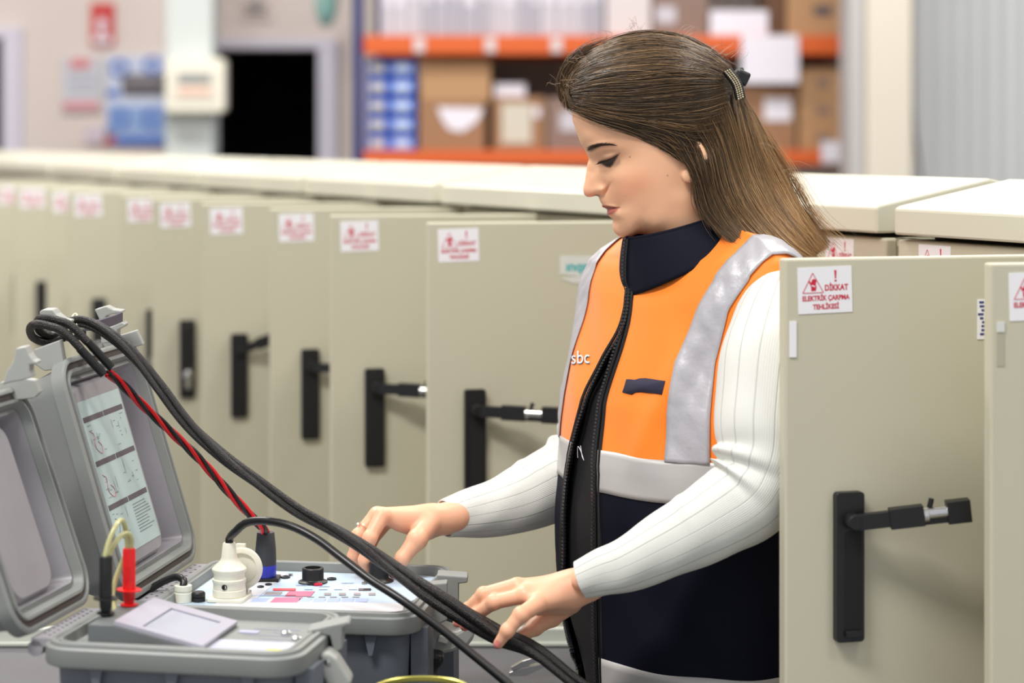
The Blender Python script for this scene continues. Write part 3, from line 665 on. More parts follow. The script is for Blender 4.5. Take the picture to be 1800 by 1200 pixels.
b.build('meter_face', mat('meter_face_lilac', (168, 166, 178), .35), mo)
b = MB(); sb(-.0195, .0335, -.0455, .0355, .0016, .0022); b.build('meter_screen', M['screen'], mo)
# ------------------------------------------------------------------ probes with their clear leads
def probe(pxc, ytop, ybase, D, m, disc, lab, leads):
    p = P(pxc, ybase, D); s = D/FPX
    root = empty('test_probe', p, label=lab, cat='probe')
    b = MB(); h = (ybase-ytop)*s
    r = .0066; b.lathe([(r*.72, 0), (r*.72, h*.13), (r*.9, h*.2), (r, h*.36), (r*.98, h*.97), (r*.85, h), (r*.4, h), (r*.4, h-.004)], (0, 0, 0), 0, 20); b.box((0, -r*.96, h*.62), (r*.7, .0012, h*.22)); b.build('grip', M[m], root)
    for dy, rr in disc:
        b = MB(); b.lathe([(.006, -.001), (rr, -.0006), (rr, .0006), (.006, .001)], (0, 0, (ybase-dy)*s), 0, 28, Matrix.Rotation(R(3), 3, 'Y')); b.build('guard_disc', M[m], root)
    for pts in leads:
        b = MB(); b.tube(spline([tuple(P(*q)-p) for q in pts], 36), .0026, 10); b.build('clear_lead', M['tubeclear'], root)
probe(186, 977, 1089, 2.115, 'blackplastic', ((1051, .0122), (1077, .0088)), 'black test probe standing upright in the front case',
      [[(184, 980, 2.115), (190, 955, 2.12), (203, 925, 2.13), (214, 914, 2.145), (221, 930, 2.155), (225, 966, 2.16)]])
probe(227, 963, 1074, 2.16, 'probered', ((1036, .0125), (1062, .0088)), 'red test probe standing upright in the front case',
      [[(190, 980, 2.125), (200, 958, 2.13), (214, 940, 2.14), (225, 938, 2.15), (231, 948, 2.158), (230, 966, 2.16)],
       [(226, 966, 2.165), (216, 985, 2.175), (204, 1015, 2.172), (198, 1045, 2.165), (202, 1074, 2.15)]])
# ------------------------------------------------------------------ mains plug and its black cable
wp = rear.matrix_basis @ pp
root = empty('power_cable', wp+Vector((0, 0, .013)), label='thick black cable with ivory plug pushed into the rear case', cat='cable')
b = MB(); b.lathe([(.0178, 0), (.0178, .006), (.0186, .007), (.0186, .010), (.0172, .011), (.0172, .016), (.0192, .0195), (.0192, .0215), (.0165, .0245), (.0105, .030), (.0088, .034), (.0072, .049), (.0062, .050)], (0, 0, 0), 0, 40)
b.lathe([(.003, 0), (.003, .001), (.0022, .001), (.0022, -.001)], (-.003, -.0176, .004), 1, 14, Matrix.Rotation(R(90), 3, 'X')); b.build('plug', [M['plugwhite'], M['dark']], root)
b = MB(); pts = [wp+Vector((0, 0, .060)), wp+Vector((.0005, 0, .068))]+[P(*q) for q in ((413, 935, 2.355), (432, 919, 2.35), (465, 915, 2.34), (510, 924, 2.325), (556, 947, 2.31), (600, 980, 2.29), (650, 1018, 2.27), (700, 1050, 2.25), (760, 1093, 2.235), (820, 1141, 2.22), (890, 1199, 2.20), (960, 1262, 2.18), (1010, 1322, 2.15))]+[Vector(q) for q in ((.105, 2.11, .885), (.135, 2.08, .84), (.15, 2.07, .6), (.15, 2.07, .2), (.12, 2.05, .02), (-.02, 2.0, .008), (-.3, 1.9, .006))]
b.tube([tuple(Vector(p)-root.location) for p in spline(pts, 260)], .0046, 14); b.build('cord', M['rubber'], root)
# ------------------------------------------------------------------ blue-ringed connector with twisted red and black wires
bp_ = rear.matrix_basis @ onto(rear, RH, 467, 1019, -.0095)
root = empty('test_lead', bp_, label='dark connector with blue ring and twisted red and black wires', cat='cable')
b = MB(); b.prism(rrect(-.0165, .0165, -.013, .013, .002), 0, .004, 'z'); b.build('flange', M['blackplastic'], root, bevel=.0008)
b = MB(); b.lathe([(.0118, .004), (.0122, .005), (.0122, .0175), (.0118, .018)], (0, 0, 0), 0, 36); b.build('ring', M['plugblue'], root)
b = MB(); b.lathe([(.0121, .018), (.0123, .024), (.0119, .036), (.0102, .054), (.0096, .0555), (.006, .0555)], (0, 0, 0), 0, 36); b.build('connector', M['plugdark'], root)
path = spline([bp_+Vector((0, 0, .054))]+[P(*q) for q in ((460, 926, 2.452), (440, 905, 2.447), (400, 862, 2.437), (350, 806, 2.423), (300, 758, 2.41), (255, 716, 2.395), (215, 676, 2.375), (190, 655, 2.36))], 150)
def twist(path, off, turns, ph, fade=True):
    n = len(path); out = []
    for i, p in enumerate(path):
        a = ph+turns*2*math.pi*i/n; t_ = Vector(path[min(i+1, n-1)]-path[max(i-1, 0)]).normalized(); u = t_.cross(Vector((0, 1, 0))).normalized(); v = t_.cross(u)
        out.append(Vector(p)+u*off*math.cos(a)+v*off*math.sin(a))
    return out
for k, (mm, nm) in enumerate((('wirered', 'red_wire'), ('rubber', 'black_wire'), ('wirered', 'red_wire'), ('rubber', 'black_wire'))):
    b = MB(); b.tube([tuple(q-bp_) for q in twist(path, .0031, 2.6, k*math.pi/2)], .0023, 8); b.build(nm, M[mm], root)
# heat-shrink ends and braided sleeves
BR = mat('braided_sleeve', (24, 22, 24), .42)
nt = BR.node_tree; pb = nt.nodes['Principled BSDF']; uvn = nt.nodes.new('ShaderNodeUVMap')
mp = nt.nodes.new('ShaderNodeMapping'); mp.inputs['Scale'].default_value = (18, 640, 1); nt.links.new(uvn.outputs[0], mp.inputs[0])
ck = nt.nodes.new('ShaderNodeTexVoronoi'); ck.inputs['Scale'].default_value = 1.0; ck.inputs['Randomness'].default_value = .35; nt.links.new(mp.outputs[0], ck.inputs['Vector'])
rp_ = nt.nodes.new('ShaderNodeValToRGB'); rp_.color_ramp.elements[0].position = .07; rp_.color_ramp.elements[0].color = srgb(104, 90, 84); rp_.color_ramp.elements[1].position = .26; rp_.color_ramp.elements[1].color = srgb(17, 14, 15)
nt.links.new(ck.outputs['Distance'], rp_.inputs[0]); nt.links.new(rp_.outputs[0], pb.inputs['Base Color'])
bu = nt.nodes.new('ShaderNodeBump'); bu.inputs['Strength'].default_value = .8; bu.inputs['Distance'].default_value = .0012; bu.invert = True
nt.links.new(ck.outputs['Distance'], bu.inputs['Height']); nt.links.new(bu.outputs[0], pb.inputs['Normal'])
for k, (q0, q1) in enumerate((((189, 652, 2.358), (150, 600, 2.35)), ((180, 660, 2.352), (138, 612, 2.345)))):
    pass
root2 = empty('sleeved_cable', P(188, 655, 2.36), label='pair of sleeved leads hooked over the rear lid latch and joining the red wires', cat='cable')
o0 = root2.location
for dx, dy, dd in ((6, -6, 0), (-8, 6, -.008)):
    b = MB(); b.tube([tuple(P(x+dx, y+dy, D+dd)-o0) for x, y, D in ((190, 652, 2.362), (170, 630, 2.358), (148, 606, 2.353))], .0047, 14); b.build('heat_shrink', M['rubber'], root2)
    b = MB(); b.tube([tuple(Vector(p)-o0) for p in spline([P(x+dx*.9, y+dy*.9, D+dd) for x, y, D in ((149, 607, 2.353), (120, 578, 2.35), (95, 568, 2.348), (70, 564, 2.35), (60, 572, 2.365), (66, 588, 2.39), (90, 596, 2.41), (120, 588, 2.42))], 60)], .0046, 12); b.build('sleeve', BR, root2)
root3 = empty('sleeved_cable', P(140, 566, 2.40), label='thick black braided cable bundle sagging from the lid past both her hands', cat='cable')
o0 = root3.location
main = [(150, 584, 2.44, .0035), (118, 588, 2.43, .0035), (118, 572, 2.40, .0035), (145, 564, 2.395, .0035), (185, 582, 2.39, .0035), (232, 622, 2.385, .0035), (280, 680, 2.38, .0037), (330, 743, 2.37, .0037), (390, 800, 2.36, .0037), (450, 846, 2.35, .0036), (520, 895, 2.34, .0036), (580, 926, 2.325, .0036), (630, 956, 2.31, .0037), (675, 988, 2.30, .0042), (720, 1020, 2.285, .0046), (760, 1046, 2.275, .0052), (820, 1082, 2.270, .0056), (880, 1118, 2.268, .0052), (935, 1142, 2.262, .0046), (1000, 1190, 2.25, .004), (1060, 1240, 2.24, .004)]
mpth = spline([tuple(P(*q[:3]))+(q[3],) for q in main]+[(.125, 2.19, .90, .004), (.165, 2.16, .84, .004), (.18, 2.14, .6, .004), (.18, 2.14, .2, .004), (.2, 2.10, .03, .004), (.3, 2.0, .012, .004), (.5, 1.8, .012, .004)], 480)
n = len(mpth)
for k in range(3):
    a = k*2*math.pi/3; out = []
    for i, p in enumerate(mpth):
        an = a+8*math.pi*i/n; t_ = Vector((mpth[min(i+1, n-1)]-mpth[max(i-1, 0)])[:3]).normalized(); u = t_.cross(Vector((0, 1, 0))).normalized(); v = t_.cross(u)
        out.append(Vector(p[:3])+(u*math.cos(an)+v*math.sin(an))*p[3]*1.05-o0)
    b = MB(); b.tube([tuple(q) for q in out], [p[3]*1.12 for p in mpth], 14); b.build('sleeve', BR, root3)
b = MB()
for k in range(7):
    b.tube([tuple(P(x, y+k*2.2-6, D)) for x, y, D in [(150, 572, 2.42), (175, 570, 2.44), (200, 562, 2.46), (214, 556, 2.475)]], .0017, 6)
tag(b.build('wire_bundle', mat('grey_wire', (84, 82, 94), .4)), 'bundle of thin grey wires tied beside the rear lid latch', 'cable')
b = MB(); c = P(128, 572, 2.39)
ring = [c+Vector((.004*math.cos(a), .016*math.sin(a)*.9, .012*math.sin(a))) for a in np.linspace(0, 2*math.pi, 25)]
b.tube([tuple(q) for q in ring], .0012, 6, cap=(False, False)); tag(b.build('cable_tie', mat('ivory_tie', (222, 216, 180), .5)), 'ivory cable tie around the leads on the lid latch', 'cable tie')
# clip and tin on the table
c = P(918, 1186, 2.62); root = empty('crocodile_clip', c, label='shiny metal test clip on the table by her vest', cat='clip')
b = MB(); b.prism([(-.016, 0), (.004, 0), (.03, .012), (.03, .016), (.0, .010), (-.016, .004)], -.005, .005, 'y'); b.build('jaw', M['chrome'], root, bevel=.0006)
b = MB(); b.prism([(-.012, .006), (.006, .012), (.032, .024), (.03, .028), (.0, .018), (-.014, .010)], -.005, .005, 'y'); b.build('jaw', M['chrome'], root, bevel=.0006)
c = P(740, 1214, 2.095); c.z = TZ+.001; H_ = P(740, 1190, 2.14).z-TZ
root = empty('round_tin', c, label='round tin with brass-coloured rim at the bottom picture edge', cat='tin')
b = MB(); b.lathe([(.046, 0), (.047, .002), (.047, H_-.006), (.0463, H_-.006), (.0463, H_-.031)], (0, 0, 0), 0, 48, cap=(True, False)); b.build('can', M['caseside'], root)
b = MB(); b.lathe([(.047, H_-.007), (.0492, H_-.005), (.0492, H_-.001), (.0478, H_), (.0462, H_-.001), (.046, H_-.005)], (0, 0, 0), 0, 48, cap=(False, False)); b.build('rim', M['brass'], root)
b = MB(); b.lathe([(.0462, H_-.0076), (.001, H_-.0076)], (0, 0, 0), 0, 40, cap=(False, False)); b.build('inside', M['dark'], root)  # dark disc, shade inside the tin put into its colour
# ------------------------------------------------------------------ the woman
import openvdb
SD = 2.5; PX = SD/FPX                 # metres per pixel in her middle plane
person = empty('person', (.235, 2.5, 0), label='woman in orange reflective vest and white ribbed top turning a knob on the rear case', cat='person')
PO = Vector((.235, 2.5, 0))
def pin(px, py):                      # middle-plane coordinates x, z
    return ((px-900)*PX, EYE-(py-HOR)*PX)
class RBF:                            # smooth height function from samples (polyharmonic r^2 log r)
    def __init__(s, pts, vals, lam=1e-6):
        s.p = np.array(pts, float)/100.; n = len(pts); d = np.linalg.norm(s.p[:, None]-s.p[None], axis=2)
        K = np.where(d > 0, d*d*np.log(np.maximum(d, 1e-9)), 0)+np.eye(n)*lam
        Q = np.c_[np.ones(n), s.p]; A = np.block([[K, Q], [Q.T, np.zeros((3, 3))]])
        s.c = np.linalg.solve(A, np.r_[vals, 0, 0, 0])
    def __call__(s, X, Y):
        X = np.asarray(X, float)/100.; Y = np.asarray(Y, float)/100.; o = s.c[-3]+s.c[-2]*X+s.c[-1]*Y
        for i, (a, b) in enumerate(s.p):
            r2 = (X-a)**2+(Y-b)**2; o = o+s.c[i]*.5*r2*np.log(np.maximum(r2, 1e-12))
        return o
HEADOUT = [(1003, 165), (1004.5, 191), (1006, 210), (1013, 232), (1020, 250), (1028, 263), (1033, 274), (1033, 286), (1030, 305), (1027, 322), (1025, 334), (1027, 341.5), (1033, 346), (1042, 345.5), (1050, 344.5), (1053, 348.5), (1055, 354), (1058.5, 359.5), (1058, 363), (1064, 366), (1067.5, 369.5), (1067, 374.5), (1070, 379), (1077, 385), (1076.5, 392), (1077, 400), (1080, 408), (1087, 414.5), (1096, 417.5), (1107, 416), (1120, 411), (1136, 414), (1146, 428), (1150, 455), (1152, 490),
           (1276, 490), (1272, 440), (1262, 400), (1252, 370), (1255, 330), (1272, 290), (1284, 245), (1288, 195), (1279, 150), (1252, 112), (1205, 84), (1150, 73), (1095, 80), (1050, 103), (1020, 130)]
HEADIN = [(1150, 170, 73), (1090, 140, 62), (1200, 130, 62), (1150, 102, 46), (1045, 150, 42), (1245, 170, 50), (1200, 230, 73), (1150, 225, 72), (1248, 235, 50), (1225, 290, 58),
          (1020, 195, 34), (1040, 200, 49), (1070, 190, 60), (1100, 220, 66), (1032, 240, 36), (1052, 238, 50), (1080, 245, 60),
          (1040, 262, 31), (1052, 259, 43), (1070, 258, 53), (1085, 262, 57), (1039, 276, 13), (1046, 282, 17), (1053, 285, 24), (1062, 283, 33), (1072, 279, 41), (1084, 276, 48), (1100, 275, 57),
          (1037, 300, 7), (1043, 302, 11), (1051, 305, 19), (1034, 325, 7.5), (1041, 328, 10.5), (1032, 337, 7), (1048, 334, 14.5), (1055, 333, 17), (1061, 334, 18), (1066, 336, 22), (1064, 322, 24),
          (1062, 305, 28), (1075, 312, 40), (1094, 308, 53), (1120, 300, 63), (1150, 298, 69), (1190, 295, 71), (1076, 335, 34), (1095, 340, 48), (1120, 335, 58), (1150, 330, 65), (1180, 330, 67),
          (1060, 354, 12), (1070, 352, 22), (1066, 362, 14), (1075, 364, 22), (1084, 363, 29), (1073, 374, 17), (1083, 378, 27), (1096, 370, 40), (1084, 390, 17), (1092, 402, 21), (1100, 392, 35), (1110, 404, 31), (1120, 385, 45), (1130, 368, 53), (1145, 395, 48), (1150, 370, 58), (1180, 365, 62), (1200, 345, 66),
          (1175, 400, 53), (1200, 420, 55), (1230, 400, 52), (1180, 460, 55), (1215, 460, 58), (1250, 450, 45), (1215, 360, 60)]
def dens(out, step=7):
    res = []
    for i in range(len(out)):
        a, b = np.array(out[i]), np.array(out[(i+1) % len(out)]); k = max(1, int(np.linalg.norm(b-a)/step))
        for j in range(k): res.append(tuple(a+(b-a)*j/k))
    return res
_o = dens(HEADOUT, 9)
HW = RBF([p for p in _o]+[(a, b) for a, b, c in HEADIN], [0]*len(_o)+[(c/1000.)**2*1e4 for a, b, c in HEADIN])
def gauss(X, Y, cx, cy, sx, sy, a=0):
    ca, sa = math.cos(R(a)), math.sin(R(a)); u = (X-cx)*ca+(Y-cy)*sa; v = -(X-cx)*sa+(Y-cy)*ca
    return np.exp(-(u/sx)**2-(v/sy)**2)
def head_w2(X, Y):
    """squared half width of the head at a pixel of the middle plane, metres squared"""
    w2 = HW(X, Y)*1e-4; w = np.sqrt(np.maximum(w2, 1e-8)); d = 0
    d = d + .0030*gauss(X, Y, 1066, 276, 12, 6, -12)      # upper lid over the eyeball
    d = d - .0022*gauss(X, Y, 1063, 268, 13, 3.5, -10)    # crease above it
    d = d + .0012*gauss(X, Y, 1066, 296, 12, 4, -10)
    d = d - .0016*gauss(X, Y, 1068, 288, 13, 2.6, -18)    # lid line
    d = d + .0022*gauss(X, Y, 1050, 254, 16, 4.5, -12)    # brow
    d = d + .0042*gauss(X, Y, 1056, 333, 6, 7, 10) - .0052*gauss(X, Y, 1066.5, 331, 2.6, 9, 25)   # nostril wing, crease
    d = d - .0030*gauss(X, Y, 1048, 343, 5, 2.2, 0)
    d = d + .0018*gauss(X, Y, 1072, 361.5, 9, 2.6, 5) - .0022*gauss(X, Y, 1075, 365.8, 10, 1.3, -6) + .0020*gauss(X, Y, 1075, 371, 7, 2.8, -25)
    d = d - .0014*gauss(X, Y, 1087, 363, 3, 5, 10) - .0010*gauss(X, Y, 1079, 382, 6, 3, 20)
    inside = w2 > 0
    return np.where(inside, (w+d*np.minimum(1, w/.008))**2, w2)
def tomesh(arr, vox, lo, name):
    g = openvdb.FloatGrid(1.0); g.copyFromArray(arr.astype(np.float32)); 
    v, t, q = g.convertToPolygons(isovalue=0.0) if False else (None, None, None)
    pts, quads = g.convertToQuads(isovalue=0.0)
    pts = pts*vox+np.array(lo); me = bpy.data.meshes.new(name)
    me.vertices.add(len(pts)); me.vertices.foreach_set('co', pts.astype(np.float32).ravel())
    me.loops.add(len(quads)*4); me.loops.foreach_set('vertex_index', quads.astype(np.int32).ravel())
    me.polygons.add(len(quads)); me.polygons.foreach_set('loop_start', np.arange(0, len(quads)*4, 4, dtype=np.int32)); me.polygons.foreach_set('loop_total', np.full(len(quads), 4, np.int32))
    me.update(calc_edges=True); me.validate()
    bm = bmesh.new(); bm.from_mesh(me)
    vol = bm.calc_volume(signed=True)
    if vol < 0: bmesh.ops.reverse_faces(bm, faces=bm.faces)
    bm.to_mesh(me); bm.free()
    me.polygons.foreach_set('use_smooth', np.ones(len(me.polygons), bool))
    return me
def smin(a, b, k):
    h = np.clip(.5+.5*(b-a)/k, 0, 1); return b*(1-h)+a*h-k*h*(1-h)
def cone(G, a, b, ra, rb):
    a = np.array(a, np.float32); b = np.array(b, np.float32); ab = b-a; L2 = float(ab@ab)
    px = [G[i]-a[i] for i in range(3)]; t = np.clip((px[0]*ab[0]+px[1]*ab[1]+px[2]*ab[2])/L2, 0, 1)
    d = np.sqrt((px[0]-t*ab[0])**2+(px[1]-t*ab[1])**2+(px[2]-t*ab[2])**2)
    return d-(ra+(rb-ra)*t)
def ell(G, c, r, M3=None):
    q = [G[i]-c[i] for i in range(3)]
    if M3 is not None: q = [sum(M3[j][i]*q[j] for j in range(3)) for i in range(3)]
    k0 = np.sqrt(sum((q[i]/r[i])**2 for i in range(3))); k1 = np.sqrt(sum((q[i]/r[i]**2)**2 for i in range(3)))
    return k0*(k0-1)/np.maximum(k1, 1e-6)
def grid(lo, hi, v):
    ax = [np.arange(lo[i], hi[i], v, dtype=np.float32) for i in range(3)]
    return np.meshgrid(*ax, indexing='ij', sparse=True), ax
# --- head and neck
v_ = .00105
lo = (pin(985, 0)[0], SD-.095, pin(0, 495)[1]); hi = (pin(1305, 0)[0], SD+.095, pin(0, 58)[1])
G, ax = grid(lo, hi, v_)
X2, Z2 = np.meshgrid(ax[0], ax[2], indexing='ij')
W2 = head_w2(X2/PX+900, (EYE-Z2)/PX+HOR)
gx, gz = np.gradient(W2, v_)
Y = ax[1][None, :, None]-SD
F = (Y**2-W2[:, None, :])/np.sqrt(4*Y**2+(gx**2+gz**2)[:, None, :]+1e-4)
for sgn in (-1, 1):     # ears
    c = (pin(1214, 282)[0], SD+sgn*.0700, pin(0, 282)[1])
    ry = Matrix.Rotation(R(-14), 3, 'Y') @ Matrix.Rotation(R(sgn*16), 3, 'Z')
    e1 = ell(G, c, (.0150, .0065, .0280), ry); e2 = ell(G, (c[0]-.001, c[1]+sgn*.007, c[2]+.003), (.0095, .006, .017), ry)
    lobe = ell(G, (pin(1201, 0)[0], SD+sgn*.0725, pin(0, 306)[1]), (.0075, .0048, .0085))
    ear = np.maximum(smin(e1, lobe, .006), -e2)
    F = smin(F, ear, .003)
F = np.maximum(F, (lo[2]+.004)-G[2])
headme = tomesh(F, v_, lo, 'head'); del F
def w3(px, py, D): return tuple(P(px, py, D))
def hand_sdf(fingers, palm, wrist, k=.006, v=.0009, nails=()):
    pts = [p for f in fingers for p in f]+palm+wrist
    A = np.array([w3(*p[:3]) for p in pts]); r = max(p[3] for p in pts)*PX+.012
    lo = A.min(0)-r; hi = A.max(0)+r; G, ax = grid(lo, hi, v)
    F = None
    for a, b in zip(wrist[:-1], wrist[1:]):
        d = cone(G, w3(*a[:3]), w3(*b[:3]), a[3]*PX, b[3]*PX); F = d if F is None else smin(F, d, .012)
    for i in range(0, len(palm), 2):
        a, b = palm[i], palm[i+1]; F = smin(F, cone(G, w3(*a[:3]), w3(*b[:3]), a[3]*PX, b[3]*PX), .012)
    for f in fingers:
        D_ = None
        for a, b in zip(f[:-1], f[1:]):
            d = cone(G, w3(*a[:3]), w3(*b[:3]), a[3]*PX, b[3]*PX); D_ = d if D_ is None else smin(D_, d, .0025)
        for a in f[1:-1]:      # knuckle swell
            d = ell(G, w3(*a[:3]), (a[3]*PX*1.06,)*3); D_ = smin(D_, d, .003)
        F = smin(F, D_, .0045)
    for (px, py, D, n, r1) in nails:
        pass
    return tomesh(F, v, lo, 'hand')
FH_F = [[(672, 906, 2.487, 14), (650, 945, 2.472, 11.8), (641, 984, 2.474, 10.4), (650, 1009, 2.482, 8.6)],
        [(662, 905, 2.508, 14), (630, 941, 2.497, 11.8), (622, 977, 2.502, 10.4), (633, 1004, 2.508, 8.4)],
        [(668, 910, 2.528, 13), (634, 947, 2.525, 11), (628, 982, 2.530, 9.6), (640, 1006, 2.53, 8)],
        [(682, 915, 2.547, 12), (654, 950, 2.55, 10), (648, 980, 2.552, 8.6), (654, 1000, 2.55, 7.2)],
        [(752, 922, 2.505, 20), (733, 948, 2.482, 17), (708, 980, 2.472, 12.6), (692, 1007, 2.478, 9.2)]]
FH_P = [(755, 913, 2.515, 21), (672, 906, 2.49, 14), (755, 913, 2.52, 21), (664, 905, 2.508, 14), (755, 915, 2.53, 19), (668, 909, 2.528, 14), (760, 915, 2.535, 18), (684, 914, 2.545, 13), (745, 930, 2.515, 18), (705, 918, 2.50, 14)]
FH_W = [(830, 897, 2.55, 26), (800, 908, 2.535, 25), (775, 913, 2.525, 23.5), (752, 914, 2.52, 22)]
farhand = hand_sdf(FH_F, FH_P, FH_W)
NH_F = [[(944, 1062, 2.268, 15), (916, 1080, 2.250, 13.2), (892, 1108, 2.2475, 11.6), (876, 1131, 2.250, 9)],
        [(922, 1046, 2.285, 14), (868, 1058, 2.292, 12.8), (838, 1080, 2.302, 11), (817, 1100, 2.305, 9)],
        [(908, 1029, 2.303, 14), (850, 1044, 2.308, 12.2), (822, 1070, 2.314, 10.4), (804, 1094, 2.312, 8.4)],
        [(918, 1030, 2.325, 13), (866, 1046, 2.335, 11.5), (842, 1072, 2.34, 10), (832, 1094, 2.336, 8.2)],
        [(1000, 1056, 2.325, 24), (968, 1082, 2.335, 19), (940, 1102, 2.330, 14.5), (918, 1117, 2.312, 11)]]
NH_P = [(1000, 1040, 2.295, 26), (944, 1060, 2.272, 15), (1000, 1036, 2.30, 26), (924, 1044, 2.286, 15), (1000, 1034, 2.305, 25), (912, 1030, 2.303, 14), (1000, 1036, 2.315, 23), (922, 1032, 2.322, 14), (990, 1052, 2.31, 22), (945, 1052, 2.30, 17), (1000, 1050, 2.32, 24), (948, 1064, 2.318, 18)]
NH_W = [(1060, 1012, 2.30, 29), (1030, 1026, 2.30, 28), (1003, 1036, 2.30, 27.5)]
# radii above are in pixels of the 2.5 m plane; this hand is nearer, so its pixels are smaller
sc_ = 2.29/2.5
NH_F = [[(a, b, c, r*sc_) for a, b, c, r in f] for f in NH_F]; NH_P = [(a, b, c, r*sc_) for a, b, c, r in NH_P]; NH_W = [(a, b, c, r*sc_) for a, b, c, r in NH_W]
nearhand = hand_sdf(NH_F, NH_P, NH_W)
# --- trunk, arms and legs (under the clothes), coarser
FD = Vector((-.848, -.530, 0)); LD = Vector((.530, -.848, 0)); TC = Vector((.200, 2.5, 0))
def body(f, l, z): return tuple(TC+FD*f+LD*l+Vector((0, 0, z)))
NEAR_ARM = [(1366, 545, 2.335, 62), (1354, 640, 2.305, 60), (1349, 735, 2.285, 58), (1346, 808, 2.275, 56), (1322, 868, 2.268, 53), (1268, 909, 2.265, 48), (1200, 946, 2.265, 43.5), (1105, 989, 2.270, 34), (1060, 1006, 2.274, 29), (1021, 1020, 2.278, 25.5)]
NEAR_ARM = [(a, b, c, r*1.12) for a, b, c, r in NEAR_ARM]   # the arm inside the sleeve
FAR_ARM = [(1105, 520, 2.64, 58), (1092, 620, 2.655, 57), (1080, 720, 2.65, 55), (1055, 785, 2.64, 52), (1008, 832, 2.62, 49), (960, 858, 2.60, 46), (900, 884, 2.58, 39), (840, 899, 2.56, 33.5), (783, 911, 2.535, 27.5)]
BODY_V = .0045
lo = (-.16, 2.10, .02); hi = (.50, 2.86, 1.48); G, ax = grid(lo, hi, BODY_V)
BR3 = Matrix((FD, LD, Vector((0, 0, 1)))).transposed(); B = ell(G, body(-.035, 0, 1.25), (.078, .135, .16), BR3); B = smin(B, ell(G, body(-.015, .0, 1.05), (.085, .125, .16), BR3), .04); B = smin(B, ell(G, body(-.02, .0, .90), (.09, .12, .12), BR3), .04)
B = smin(B, cone(G, body(-.045, -.12, 1.335), body(-.045, .12, 1.345), .040, .040), .03); B = smin(B, cone(G, body(-.035, 0, 1.33), tuple(Vector((pin(1212, 0)[0], 2.5, 1.42))), .050, .050), .02)
for sd in (-1, 1):
    B = smin(B, cone(G, body(-.03, sd*.075, .84), body(-.02, sd*.085, .48), .082, .055), .03); B = smin(B, cone(G, body(-.02, sd*.085, .48), body(-.05, sd*.09, .09), .052, .036), .02)
    B = smin(B, cone(G, body(-.06, sd*.09, .07), body(.08, sd*.10, .055), .034, .028), .02)
def armc(B, arm, sc):
    for a, b in zip(arm[:-1], arm[1:]):
        B = smin(B, cone(G, w3(*a[:3]), w3(*b[:3]), a[3]*sc*a[2]/FPX-.004, b[3]*sc*b[2]/FPX-.004), .01)
    return B
def clampends(arm): return arm
B = armc(B, NEAR_ARM, .88)
bodyme1 = tomesh(B, BODY_V, lo, 'trunk'); del B
lo = (-.24, 2.40, .95); hi = (.26, 2.86, 1.48); G, ax = grid(lo, hi, BODY_V)
B = armc(np.float32(1)+0*G[0]+0*G[1]+0*G[2], FAR_ARM, .86); farm = tomesh(B, BODY_V, lo, 'arm'); del B, G
def obj_of(me):
    o = bpy.data.objects.new(me.name, me); COL.objects.link(o); return o
base = obj_of(headme)
for me in (bodyme1, farm, farhand, nearhand):
    o = obj_of(me); md = base.modifiers.new('join', 'BOOLEAN'); md.operation = 'UNION'; md.object = o; md.solver = 'EXACT'
dg = bpy.context.evaluated_depsgraph_get(); joined = bpy.data.meshes.new_from_object(base.evaluated_get(dg))
for nm in ('trunk', 'arm', 'hand', 'hand.001', 'head'):
    o = bpy.data.objects.get(nm)
    if o: bpy.data.objects.remove(o)
print('BODY verts', len(joined.vertices))
# paint skin: lips, brow, lid line, nails, make-up, and shade at the lashes and nostril
co = np.empty(len(joined.vertices)*3, np.float32); joined.vertices.foreach_get('co', co); co = co.reshape(-1, 3)
QX = co[:, 0]/PX+900; QY = (EYE-co[:, 2])/PX+HOR
def lin(*c): return np.array(srgb(*c)[:3])
col = np.tile(lin(236, 184, 148), (len(co), 1))
def blend(mask, c, a=1.0):
    m = np.clip(mask*a, 0, 1)[:, None]; global col; col = col*(1-m)+lin(*c)*m
ishead = (co[:, 2] > 1.36) & (QX > 980) & (QX < 1310)
hm_ = ishead.astype(float)
blend(hm_*gauss(QX, QY, 1105, 325, 38, 22, -20), (216, 132, 98), .42)
blend(hm_*gauss(QX, QY, 1030, 338, 10, 8), (228, 150, 128), .5)
blend(((co[:, 2] < 1.2)).astype(float), (236, 176, 146), .6)
def poly_mask(poly, soft=1.0):
    """signed inside mask with soft edge (convex or not, distance to outline)"""
    poly = np.array(poly, float); n = len(poly); ins = np.zeros(len(co), bool); dmin = np.full(len(co), 1e9)
    sel = ishead & (QX > poly[:, 0].min()-5) & (QX < poly[:, 0].max()+5) & (QY > poly[:, 1].min()-5) & (QY < poly[:, 1].max()+5)
    X, Y_ = QX[sel], QY[sel]; i_ = np.zeros(len(X), bool); dm = np.full(len(X), 1e9)
    for i in range(n):
        a, b = poly[i], poly[(i+1) % n]
        c = ((a[1] > Y_) != (b[1] > Y_)) & (X < (b[0]-a[0])*(Y_-a[1])/(b[1]-a[1]+1e-12)+a[0]); i_ ^= c
        ab = b-a; t = np.clip(((X-a[0])*ab[0]+(Y_-a[1])*ab[1])/(ab@ab), 0, 1); dm = np.minimum(dm, np.hypot(X-a[0]-t*ab[0], Y_-a[1]-t*ab[1]))
    s = np.where(i_, dm, -dm); out = np.zeros(len(co)); out[sel] = np.clip(.5+s/soft*.5, 0, 1); return out
blend(poly_mask([(1057, 361), (1060, 360), (1068, 360.5), (1078, 361.5), (1087, 362.5), (1078, 365.8), (1066, 366.2), (1058, 364)], 1.2), (142, 62, 56), .95)
blend(poly_mask([(1066, 366), (1076, 366), (1087, 363), (1082, 369), (1076, 374), (1069, 378), (1066, 375)], 1.4), (176, 86, 80), .9)
